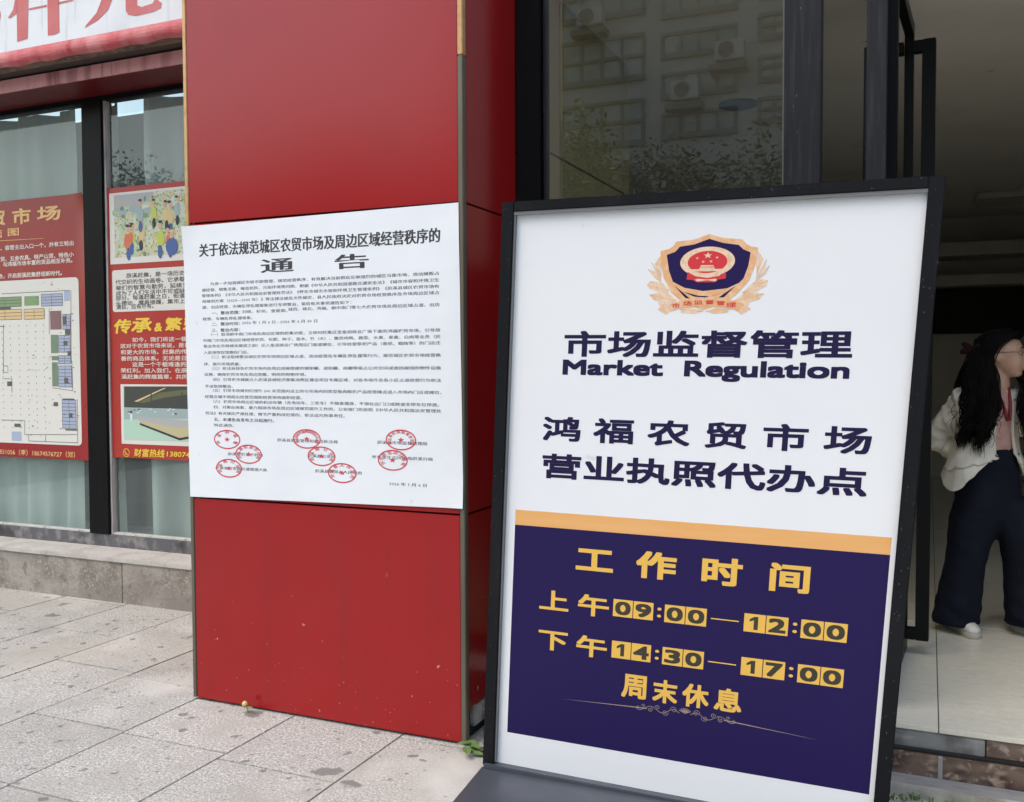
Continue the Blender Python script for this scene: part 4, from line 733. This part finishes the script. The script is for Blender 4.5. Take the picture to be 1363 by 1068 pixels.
for k in range(60): leafmesh(pb, (gx_ + rg.uniform(-.05, .24), gy_ + rg.uniform(-.025, .02), 0), rg.uniform(0, 6.28), rg.uniform(.6, 1.4), rg.uniform(.015, .045), .004, .5)
t_ = pb.build('grass_tuft', M('grass_green', (.11, .16, .04), .6), None); tag(t_, 'short green grass tuft below the pale nosing of the door step', 'grass')
# ------------------------------------------------------------------ the woman in the doorway (local axes: x right in view, y away, z up)
px_, py_ = (2.0739,1.9162)
woman = thing('person', 'woman with long wavy black hair, off-white denim jacket and wide dark jeans, in the doorway', 'person', (px_, py_, FZ))
woman.rotation_euler.z = CY - .466          # square to the line of sight
WX = .893
def wb(pb, name, m, parent=None, **k):
    pb.v = [(v[0] * WX, v[1], v[2]) for v in pb.v]; o = pb.build(name, m, None, **k); o.parent = parent or woman; return o
def lerp(a, b, t): return a + (b - a) * t
def wrinkle(sc_, amp, seed=0.0, stretch=(1, 1, 1)):
    def f(p):
        q = Vector((p.x * sc_ * stretch[0] + seed, p.y * sc_ * stretch[1], p.z * sc_ * stretch[2])); n1 = noise.noise_vector(q)
        return p + n1 * amp
    return f
skin = M('skin', (.50, .31, .22), .5, var=[(12, .4, .7, (.45, .26, .18))]); hairm = M('black_hair', (.0045, .004, .004), .7, spec=.12)
jack = M('off_white_denim', (.64, .61, .54), .85, spec=.2, var=[(9, .4, .75, (.56, .53, .46))], bump=(20, .10))
denim = M('dark_denim', (.0075, .0095, .018), .9, spec=.15, var=[(7, .4, .7, (.005, .0065, .012)), (180, .5, .7, (.012, .015, .027))], bump=(160, .2))
shoe_m = M('white_shoe', (.74, .72, .66), .6, var=[(18, .45, .7, (.46, .44, .39))]); sole_m = M('pale_sole', (.46, .43, .36), .7)
pinkm = M('pink_shirt', (.50, .30, .27), .8, var=[(20, .4, .7, (.43, .24, .21))], bump=(30, .3)); redm = M('dark_red_strap', (.22, .02, .025), .6)
TA = .82; sv = Vector((math.cos(TA), math.sin(TA), 0)); fv = Vector((math.sin(TA), -math.cos(TA), 0)); tc_ = Vector((-.045, 0, 0))
# body: one continuous surface grown over torso, limbs, head, hands
b = PB()
b.loft([(tc_.x + .01, 0, z, rx, ry, TA) for z, rx, ry in ((.70, .11, .085), (.80, .135, .095), (.90, .132, .088), (1.0, .135, .10), (1.1, .145, .105), (1.18, .155, .098), (1.235, .125, .075), (1.27, .08, .06), (1.285, .05, .05))])
hc = Vector((.038, -.015, 1.425)); ha_ = math.radians(-12); hf = Vector((math.cos(ha_), math.sin(ha_), 0)); hs = Vector((-math.sin(ha_), math.cos(ha_), 0)); HM = Matrix((hf * 1.25, hs * 1.05, Vector((0, 0, 1)))).transposed()
H_ = lambda x, y, z: hc + hf * (x * 1.25) + hs * (y * 1.05) + Vector((0, 0, z))
b.tube([(-.0, .0, 1.20), (.03, -.005, 1.28), H_(-.02, 0, -.06)], [.055, .046, .046], 14)
b.ball(H_(-.012, 0, .022), (.094, .073, .092), 20, 14, HM); b.ball(H_(.030, 0, -.03), (.060, .058, .078), 18, 12, HM); b.ball(H_(.052, 0, -.088), (.027, .030, .022), 12, 8, HM)
b.tube([H_(.078, 0, .022), H_(.098, 0, -.010), H_(.108, 0, -.026)], [.009, .012, .013], 8); b.ball(H_(.094, .012, -.030), .009, 8, 6); b.ball(H_(.094, -.012, -.030), .009, 8, 6)
b.ball(H_(.086, 0, -.052), (.010, .021, .0065), 10, 6, HM); b.ball(H_(.084, 0, -.064), (.010, .018, .0075), 10, 6, HM); b.ball(H_(.070, .03, .034), (.015, .022, .008), 10, 6, HM); b.ball(H_(.070, -.03, .034), (.015, .022, .008), 10, 6, HM)
for y in (.071, -.071): b.ball(H_(-.012, y, -.006), (.017, .008, .029), 10, 8, HM)
def hand(b, wrist, d, side, curl):
    d = Vector(d).normalized(); up = Vector(side).normalized(); nn = d.cross(up).normalized()
    pc = [wrist, wrist + d * .045, wrist + d * .08]
    b.tube([wrist, wrist + d * .03 , wrist + d * .062, wrist + d * .084], [.024, .030, .031, .026], 12)
    for i, (off, L) in enumerate(((-.026, .066), (-.009, .074), (.009, .070), (.025, .055))):
        p0 = wrist + d * .078 + up * off; p1 = p0 + (d + nn * .25 * curl) * L * .45; p2 = p1 + (d * .8 + nn * .7 * curl) * L * .32; p3 = p2 + (d * .5 + nn * 1.0 * curl) * L * .25
        b.tube([p0, p1, p2, p3], [.0095, .0088, .0082, .0068], 8)
    t0 = wrist + d * .028 - up * .028; t1 = t0 + (d * .6 - up * .8 + nn * .3) * .032; t2 = t1 + (d * .9 - up * .25 + nn * .3) * .032
    b.tube([t0, t1, t2], [.013, .0105, .0085], 8)
shR = tc_ - sv * .175 + Vector((0, 0, 1.215)); elR = Vector((-.315, .03, 1.00)); wrR = Vector((-.165, .04, .90))
shL = tc_ + sv * .175 + Vector((0, 0, 1.215)); elL = Vector((.265, .13, .98)); wrL = Vector((.285, -.02, .78))
for s_, e_, w_ in ((shR, elR, wrR), (shL, elL, wrL)): b.tube([s_, (s_ + e_) / 2, e_, (e_ * .5 + w_ * .5), w_], [.036, .036, .034, .030, .024], 12)
hand(b, wrR, (.2, .25, -.9), (.3, -.9, 0), .4); hand(b, wrL, (.1, -.25, -1), (.6, -.6, 0), .7)
anR, anL = Vector((-.175, -.03, .07)), Vector((.175, .05, .07))
for hp, kn, an in ((tc_ - sv * .085 + Vector((0, 0, .76)), Vector((-.14, -.03, .42)), anR), (tc_ + sv * .085 + Vector((0, 0, .76)), Vector((.13, .05, .42)), anL)):
    b.tube([hp, (hp + kn) / 2, kn, kn * .55 + an * .45, an], [.088, .076, .056, .054, .036], 14)
for an, dr in ((anR, Vector((.5, -.85, 0)).normalized()), (anL, Vector((.85, -.5, 0)).normalized())):
    b.tube([an - dr * .04 + Vector((0, 0, -.035)), an + dr * .05 + Vector((0, 0, -.035)), an + dr * .14 + Vector((0, 0, -.045))], [.030, .033, .024], 10)
body = wb(b, 'body', skin, remesh=.0065)
pb = PB()
for y in (.029, -.029): pb.ball(H_(.074, y, .012), (.0085, .0125, .0055), 12, 8, HM)
eye = wb(pb, 'eyes', M('eye', (.42, .39, .37), .3), smooth=True)
pb = PB()
for y in (.029, -.029): pb.ball(H_(.0805, y, .012), (.004, .006, .006), 10, 6, HM)
wb(pb, 'irises', M('iris', (.02, .012, .01), .2), smooth=True)
pb = PB()
for y in (.031, -.031): pb.tube([H_(.096, y + .025 * math.cos(t), .010 + .021 * math.sin(t)) for t in [2 * math.pi * i / 24 for i in range(25)]], .0017, 6)
pb.tube([H_(.097, -.007, .016), H_(.100, 0, .019), H_(.097, .007, .016)], .0015, 6)
for y in (1, -1): pb.tube([H_(.094, y * .056, .016), H_(.05, y * .074, .018), H_(-.015, y * .080, .016), H_(-.03, y * .08, -.004)], .0016, 6)
wb(pb, 'glasses', M('glasses_frame', (.015, .012, .012), .3))
pb = PB(); pb.ball(H_(.0895, 0, -.0525), (.0085, .0195, .005), 10, 6, HM); pb.ball(H_(.0875, 0, -.064), (.0085, .017, .006), 10, 6, HM); wb(pb, 'lips', M('lips', (.42, .12, .11), .4), smooth=True)
pb = PB()
for y in (1, -1): pb.tube([H_(.088, y * .014, .036), H_(.088, y * .032, .042), H_(.074, y * .050, .036)], [.0025, .0032, .0015], 6)
wb(pb, 'eyebrows', hairm)
# trousers
b = PB(); wr = wrinkle(7, .016, 3.0, (1, 1, .6))
b.loft([(tc_.x + .012, 0, z, rx, ry, TA * .8) for z, rx, ry in ((.60, .165, .13), (.66, .185, .145), (.76, .185, .145), (.86, .170, .125), (.97, .150, .112))], 30, fn=wr)
for cs in ([(-.075, -.01, .70, .125, .13, 0), (-.095, -.02, .60, .135, .135, 0), (-.125, -.025, .45, .118, .122, 0), (-.150, -.03, .33, .108, .115, 0), (-.170, -.03, .20, .118, .122, 0), (-.187, -.03, .10, .128, .130, 0), (-.190, -.032, .045, .131, .134, 0)],
           [(.06, .03, .70, .12, .125, 0), (.10, .035, .60, .13, .13, 0), (.150, .04, .45, .118, .12, 0), (.165, .045, .33, .113, .115, 0), (.175, .05, .20, .118, .12, 0), (.185, .05, .10, .126, .128, 0), (.190, .05, .055, .130, .13, 0)]):
    dense = []
    for a, c in zip(cs[:-1], cs[1:]):
        for k in range(5): dense.append(tuple(lerp(a[i], c[i], k / 5) for i in range(6)))
    dense.append(cs[-1]); b.loft(dense, 36, fn=lambda p: wrinkle(9, .010, 1.0, (1, 1, .5))(p) + Vector((.004 * math.sin(p.z * 70 + p.x * 20), .005 * math.sin(p.z * 62 + p.x * 30), 0)) * (1.3 if p.z < .16 else .45))
wb(b, 'jeans', denim, remesh=.011)
# shirt and strap
pb = PB(); pb.loft([(tc_.x + .012, 0, z, rx, ry, TA) for z, rx, ry in ((.93, .158, .118), (1.0, .150, .115), (1.1, .158, .118), (1.18, .172, .116), (1.235, .155, .094), (1.268, .10, .076))], 36, fn=wrinkle(14, .004)); wb(pb, 'shirt', pinkm, smooth=True)
pb = PB(); cc = tc_ + Vector((.012, 0, 0)); pts = [cc + fv * .085 - sv * .055 + Vector((0, 0, 1.262)), cc + fv * .122 - sv * .03 + Vector((0, 0, 1.19)), cc + fv * .132 + sv * .005 + Vector((0, 0, 1.10))]
for off in (0, 1): pb.tube([pts[0] + sv * .11 * off, pts[1] + sv * .06 * off, pts[2] + sv * .01 * off], .009, 8)
wb(pb, 'lanyard', redm, smooth=True)
# jacket: open-fronted shell with collar, sleeves, pockets
NJ, rows = 56, [(.775, .232, .185), (.85, .226, .172), (.93, .205, .150), (1.0, .196, .140), (1.08, .196, .138), (1.15, .203, .136), (1.20, .210, .128), (1.238, .186, .112), (1.268, .122, .090), (1.295, .082, .074), (1.325, .088, .080)]
vs = []; wj = wrinkle(8, .013, 7.0); wj2 = wrinkle(26, .011, 2.0)
for j, (z, rx, ry) in enumerate(rows):
    op = math.radians(lerp(21, 13, j / 10))
    for i in range(NJ + 1):
        t = -math.pi / 2 + op + (2 * math.pi - 2 * op) * i / NJ
        fr_c = max(0, math.cos(t + math.pi / 2)); lift = .125 * max(0, fr_c) ** 1.2 * (1 if j == 0 else .5 if j == 1 else 0)
        if j == 0: lift += .035 * math.sin(t * 3 + 1.0)
        flare = 1 + (.16 * max(0, math.cos(t - math.pi * 1.02)) if j < 3 else 0) * (1 - j / 3)
        p = tc_ + sv * (rx * flare * math.cos(t)) - fv * (ry * flare * math.sin(t)) + Vector((0, 0, z + lift)); vs.append(wj2(wj(p)))
NR = len(rows); inner = []
for v in vs:
    v = Vector(v); rad = Vector((v.x - tc_.x, v.y, 0)).normalized(); inner.append(v - rad * .020)
n1 = NJ + 1; off_ = NR * n1
fs = [(j * n1 + i, j * n1 + i + 1, (j + 1) * n1 + i + 1, (j + 1) * n1 + i) for j in range(NR - 1) for i in range(NJ)]
fs += [tuple(off_ + k for k in f[::-1]) for f in fs]
for j in range(NR - 1):
    for i in (0, NJ): fs.append((j * n1 + i, (j + 1) * n1 + i, off_ + (j + 1) * n1 + i, off_ + j * n1 + i))
for i in range(NJ):
    for j in (0, NR - 1): fs.append((j * n1 + i, j * n1 + i + 1, off_ + j * n1 + i + 1, off_ + j * n1 + i))
J = PB().add(list(vs) + inner, fs)
for s_, e_, w_ in ((shR, elR, wrR), (shL, elL, wrL)):
    path = []; rr = []; s0 = s_ + (tc_ + Vector((0, 0, s_.z)) - s_) * .22
    for k in range(31):
        t = k / 30; p = s0.lerp(e_, t / .54) if t < .54 else e_.lerp(w_, (t - .54) / .46 * .94); path.append(p); rr.append(lerp(.084, .050, t) + .004 * math.sin(k * 1.9))
    for _ in range(2): path = [path[0]] + [(path[i - 1] + path[i] * 2 + path[i + 1]) / 4 for i in range(1, 30)] + [path[-1]]
    pb = PB().tube(path, rr, 20); J.add([tuple(wrinkle(30, .007, 1.0)(wrinkle(13, .018, 5.0)(Vector(v)))) for v in pb.v], pb.f)
jo = wb(J, 'jacket', jack, remesh=.0065)
pb = PB(); rgb = random.Random(3)
for j in (2, 4, 6):
    p = Vector(vs[j * (NJ + 1) + NJ]) + fv * .008 - sv * .012; pb.ball(p, (.007, .007, .007), 8, 6)
    p = Vector(vs[j * (NJ + 1)]) + fv * .008 + sv * .012; pb.ball(p, (.007, .007, .007), 8, 6)
wb(pb, 'buttons', M('grey_button', (.16, .15, .14), .4), jo, smooth=True)
pb = PB()
pb.tube([Vector(vs[1 * (NJ + 1) + i]) * 1.0 + (Vector(vs[1 * (NJ + 1) + i]) - tc_ - Vector((0, 0, vs[1 * (NJ + 1) + i][2]))).normalized() * .005 for i in range(2, NJ - 1)], .0024, 5)
pb.tube([Vector(vs[6 * (NJ + 1) + i]) * 1.0 + (Vector(vs[6 * (NJ + 1) + i]) - tc_ - Vector((0, 0, vs[6 * (NJ + 1) + i][2]))).normalized() * .005 for i in range(3, NJ - 2)], .0018, 5)
wb(pb, 'seams', M('jacket_seam', (.40, .375, .32), .8), jo)
# shoes
for an, dr in ((anR, Vector((.55, -.83, 0)).normalized()), (anL, Vector((.87, -.5, 0)).normalized())):
    sd_ = Vector((-dr.y, dr.x, 0)); Ms = Matrix((dr, sd_, Vector((0, 0, 1)))).transposed(); base = Vector((an.x, an.y, 0)) + dr * .035
    up_ = PB(); so = PB()
    out = [(-.118, 0), (-.11, .028), (-.05, .036), (.03, .040), (.09, .046), (.128, .036), (.146, 0), (.128, -.034), (.09, -.044), (.03, -.036), (-.05, -.034), (-.11, -.026)]
    def ringz(s_, z, push=0): return [base + Ms @ Vector((x * s_ + push, y * s_, z)) for x, y in out]
    lv = [ringz(1.0, .0), ringz(1.04, .008), ringz(1.04, .026), ringz(1.0, .030)]
    so.add([v for r_ in lv for v in r_], [(j * 12 + k, j * 12 + (k + 1) % 12, (j + 1) * 12 + (k + 1) % 12, (j + 1) * 12 + k) for j in range(3) for k in range(12)] + [tuple(range(12))[::-1], tuple(range(36, 48))])
    lv = [ringz(.98, .0285), ringz(.98, .045), ringz(.86, .062, -.008), ringz(.62, .080, -.035), ringz(.46, .10, -.055)]
    up_.add([v for r_ in lv for v in r_], [(j * 12 + k, j * 12 + (k + 1) % 12, (j + 1) * 12 + (k + 1) % 12, (j + 1) * 12 + k) for j in range(4) for k in range(12)] + [tuple(range(12))[::-1], tuple(range(48, 60))])
    sh = wb(up_, 'shoe', shoe_m, smooth=True); wb(so, 'sole', sole_m, sh, smooth=True)
# hair
rg = random.Random(21); pb = PB()
capr = []
for k in range(2): pass
pb.ball(H_(-.022, 0, .036), (.108, .090, .100), 28, 18, HM); 
n0 = len(pb.v)
# keep the face clear: pull the cap's front-low part back over the crown
nv2 = []
for v in pb.v:
    q = HM.inverted() @ (Vector(v) - hc)
    if q.x > -.035 and q.z < .075: q.x = -.035 + (q.x + .035) * .08
    nv2.append(tuple(hc + HM @ q))
pb.v = nv2
def lock(root, mids, tip, r, waves, amp, ph=None, ph2=0.0):
    pts = [Vector(root)] + [Vector(m) for m in mids] + [Vector(tip)]; N = 26; out = []; ph = rg.uniform(0, 6.28) if ph is None else ph
    for i in range(N + 1):
        t = i / N * (len(pts) - 1); k = min(int(t), len(pts) - 2); u = t - k
        P0 = pts[max(k - 1, 0)]; P1 = pts[k]; P2 = pts[k + 1]; P3 = pts[min(k + 2, len(pts) - 1)]
        p = .5 * ((2 * P1) + (P2 - P0) * u + (2 * P0 - 5 * P1 + 4 * P2 - P3) * u * u + (3 * P1 - P0 - 3 * P2 + P3) * u ** 3)
        a = amp * min(1, i / N * 1.6); w_ = i / N * waves * 6.28
        out.append(p + Vector((a * math.sin(w_ + ph), a * .8 * math.cos(w_ + ph), .3 * a * math.sin(w_ * 1.3 + ph2))))
    pb.tube(out, [r * (1.0 if i < N * .7 else lerp(1, .25, (i - N * .7) / (N * .3))) for i in range(N + 1)], 5)
def X(px): return (px - 1320) * .00382
def Z(py): return (842 - py) * .00382
def clump(n, root, mids, tip, spread, r, waves, amp):
    st = rg.getstate()
    ph, ph2 = rg.uniform(0, 6.28), rg.uniform(0, 6.28)
    for _ in range(n):
        o = Vector((rg.gauss(0, 1), rg.gauss(0, 1), rg.gauss(0, .5))) * spread
        lock(root + o * .6, [Vector(m) + o * (.8 + .3 * i) for i, m in enumerate(mids)], Vector(tip) + o * 1.1 + Vector((0, 0, rg.uniform(-.02, .03))), rg.uniform(.6, 1.25) * r, waves, amp, ph + rg.gauss(0, .35), ph2)
for k in range(34):             # near mass, over the shoulder towards the viewer
    u = rg.random(); v = rg.random()
    root = H_(lerp(-.035, -.11, u), -lerp(.085, .03, v), lerp(.0, .10, v))
    ytip = lerp(572, 594, rg.random()) - (14 if u < .2 else 0) - (26 if rg.random() < .2 else 0); yd = lerp(-.13, -.10, u) - rg.uniform(0, .06)
    clump(30, root, [(X(lerp(1314, 1282, u)) + rg.uniform(-.012, .012), lerp(-.11, -.085, u) - rg.uniform(0, .03), Z(485)), (X(lerp(1321, 1278, u) + rg.uniform(-6, 6)), yd - .02, Z(525)), (X(lerp(1317, 1277, u) + rg.uniform(-6, 6)), yd - .035, Z(558))],
          (X(lerp(1312, 1276, u) + rg.uniform(-10, 8)), yd - .045, Z(ytip)), .0085, .0024, rg.uniform(2.2, 3.6), rg.uniform(.010, .021))
for k in range(14):             # back of the head, falling behind
    u = rg.random(); root = H_(-lerp(.09, .125, u), rg.uniform(-.07, .07), lerp(-.02, .08, rg.random()))
    clump(24, root, [(X(lerp(1298, 1274, u)), rg.uniform(-.09, .05), Z(485)), (X(lerp(1290, 1268, u)), rg.uniform(-.11, .05), Z(530))], (X(lerp(1286, 1268, u)), rg.uniform(-.16, -.05), Z(rg.uniform(555, 594))), .010, .0026, rg.uniform(1.6, 2.6), rg.uniform(.010, .018))
for k in range(20):             # far mass, over the other shoulder
    u = rg.random(); root = H_(lerp(-.02, -.06, u), lerp(.086, .05, rg.random()), lerp(0, .10, rg.random()))
    clump(24, root, [(X(lerp(1376, 1352, u)), .05 - rg.uniform(0, .05), Z(500)), (X(lerp(1382, 1355, u)), -.04 - rg.uniform(0, .05), Z(535))], (X(lerp(1380, 1354, u)), -.08 - rg.uniform(0, .05), Z(rg.uniform(555, 585))), .010, .0026, rg.uniform(1.5, 2.5), rg.uniform(.010, .017))
for k in range(22):             # parting and the hair swept back from it
    u = rg.random(); sgn = rg.choice((-1, 1)); root = H_(lerp(.080, -.05, u), sgn * .006, lerp(.108, .134, math.sin(u * 3)))
    clump(26, root, [H_(lerp(.055, -.06, u), sgn * .060, .098), H_(lerp(-.005, -.07, u), sgn * .084, .04)], H_(lerp(-.045, -.09, u), sgn * .092, -.06), .008, .0026, 1.2, .004)
for k in range(14):             # stray wisps
    u = rg.random(); lock(H_(lerp(-.04, -.1, u), -.08, -.04), [(X(lerp(1318, 1270, u)), -.14, Z(530))], (X(lerp(1345, 1258, u)), -.17, Z(rg.uniform(545, 590))), .0016, 3, .016)
wb(pb, 'hair', hairm, smooth=True)
pb = PB()
for a, L_ in ((.5, .062), (-.25, .066), (2.6, .03), (-1.1, .05)):
    c = Vector((X(1290), -.05, Z(460))); pb.ball(c + Vector((-math.cos(a) * L_ * .6, -.01, math.sin(a) * L_ * .5)), (.036, .013, .017), 10, 8, Matrix.Rotation(a, 3, 'Y'))
pb.ball((X(1291), -.05, Z(461)), (.014, .014, .014), 8, 6); wb(pb, 'hair_bow', M('dark_red_bow', (.016, .002, .0025), .8, spec=.2), smooth=True)

# ------------------------------------------------------------------ across the street: what the glass and the glossy panels mirror
YB = -46.9
apt = thing('apartment_block', 'pale tiled apartment block with gridded windows and air conditioners, across the street', 'building', (-10, YB - 5, 0))
wallm = M('pale_tile_wall', (.58, .58, .55), .7, var=[(.6, .4, .75, (.52, .52, .49)), (3, .45, .8, (.54, .535, .50), (1, 1, .3))]); winm = M('apartment_glass', (.50, .56, .55), .5, var=[(.5, .48, .52, (.36, .42, .40))]); framem = M('apartment_frame', (.20, .21, .20), .5); ledge_m = M('apartment_ledge', (.17, .17, .165), .7); acm = M('ac_white', (.62, .62, .60), .5); fanm = M('ac_fan', (.14, .14, .14), .6)
PB().box((-21.5, YB - 12, 0), (3, YB, 38)).build('wall', wallm, apt); PB().box((-60, YB - 22, 0), (-30, YB - 9, 13)).build('wall', wallm, apt)
def apt_win(p, q, nx, nz):
    x0, x1 = sorted((p[0], q[0])); z0, z1 = sorted((p[1], q[1])); pw = PB(); fw = PB()
    pw.box((x0, YB + .02, z0), (x1, YB + .05, z1))
    for i in range(nx + 1): x = x0 + (x1 - x0) * i / nx; fw.box((x - .09, YB + .051, z0), (x + .09, YB + .14, z1))
    for i in range(nz + 1): z = z0 + (z1 - z0) * i / nz; fw.box((x0 - .1, YB + .052, z - (.1 if i else .22)), (x1 + .1, YB + .17, z + .1))
    wn = pw.build('window', winm, apt); fw.build('frame', framem, wn)
lx0, lx1 = (-17.5385,18.5442)[0], (-12.7923,17.9422)[0]; mx0, mx1 = (-11.6836,18.9850)[0], (-7.7663,18.4530)[0]; rx0, rx1 = (-6.5152,18.8508)[0], (-4.2972,18.5396)[0]
zA, zB = (-15.3298,19.6625)[1], (-15.3307,17.4115)[1]; zC, zD = (-9.7572,19.4221)[1], (-9.7533,18.3149)[1]; pitch = (-9.7572,19.4221)[1] - (-9.7495,17.2644)[1]
for k in range(-2, 6):
    apt_win((lx0, zA + k * 3.55), (lx1, zB + k * 3.55), 4, 2)
    apt_win((mx0, zC + k * pitch), (mx1, zD + k * pitch), 4, 1); apt_win((rx0, zC + k * pitch + .3), (rx1, zD + k * pitch + .3), 3, 2)
for (cx, cz) in ((-15.6917,20.8684), (-7.9948,18.0241), (-10.3432,16.2232), (-16.6277,24.6687)):
    a = PB().box((cx - .75, YB + .18, cz - .5), (cx + .75, YB + .75, cz + .5)).build('air_conditioner', acm, apt, bevel=.04)
    pf = PB(); pf.tube([(cx - .15, YB + .751, cz), (cx - .15, YB + .79, cz)], .42, 24); pf.build('fan_grille', fanm, a)
    PB().box((cx - 1.05, YB + .02, cz - 1.05), (cx + .95, YB + .9, cz - .72)).build('ledge', ledge_m, apt)
bark = M('bark', (.12, .09, .07), .9, var=[(6, .4, .7, (.07, .055, .045), (1, 1, .3))], bump=(12, .8))
fol = M('foliage', (.10, .125, .045), .55, extra=island_tone(.6), var=[(.8, .4, .7, (.055, .09, .03))])
def make_tree(x, y, h, r, seed, lb):
    rg = random.Random(seed); t = thing('street_tree', lb, 'tree', (x, y, 0), 'trees across the street')
    tr = PB(); tr.tube([(x, y, -.02), (x + .05, y, h * .3), (x - .05, y + .1, h * .55), (x, y, h * .85)], [.2, .16, .11, .03], 10); cl = []
    for k in range(10):
        a = rg.uniform(0, 6.28); z0 = h * rg.uniform(.3, .6); e = Vector((x + r * .75 * math.cos(a), y + r * .75 * math.sin(a), z0 + h * rg.uniform(.05, .35)))
        tr.tube([(x, y, z0), (x + (e.x - x) * .5, y + (e.y - y) * .5, z0 + (e.z - z0) * .35), e], [.07, .05, .02], 6); cl.append((e, rg.uniform(.9, 1.5)))
    for k in range(16): cl.append((Vector((x + rg.gauss(0, r * .45), y + rg.gauss(0, r * .45), h * rg.uniform(.32, .92))), rg.uniform(.8, 1.4)))
    tr.build('trunk', bark, t, smooth=True); f = PB()
    for c, cr in cl:
        for _ in range(470):
            d = Vector((rg.gauss(0, 1), rg.gauss(0, 1), rg.gauss(0, .8))); p = c + d.normalized() * cr * rg.random() ** .45
            if p.z < .6: continue
            a = Vector((rg.gauss(0, 1), rg.gauss(0, 1), rg.gauss(0, .6))).normalized(); b_ = a.cross(Vector((rg.gauss(0, 1), rg.gauss(0, 1), rg.gauss(0, 1)))).normalized(); s = rg.uniform(.06, .125)
            f.add([p - a * s, p + b_ * s * .45, p + a * s, p - b_ * s * .45], [(0, 1, 2, 3)])
    f.build('crown', fol, t, fixn=False)
for i, (x, y, h, r, lb) in enumerate(((-7.6, -19.2, 8.2, 2.6, 'tall broad green tree across the road, facing the red column'), (-3.4, -18.6, 7.4, 2.5, 'rounded green tree across the road, directly opposite the fixed entrance pane'), (.9, -19.0, 7.0, 2.3, 'smaller green street tree across the road, at the right end of its row'), (-12.5, -20.0, 7.8, 2.6, 'green street tree across the road, third from the left in its row'), (-17.2, -19.6, 8.0, 2.7, 'wide green tree across the road, second from the left in its row'), (-22.5, -20.2, 8.2, 2.8, 'broad green tree across the road, at the left end of its row'))):
    make_tree(x, y, h, r, 31 + i, lb)
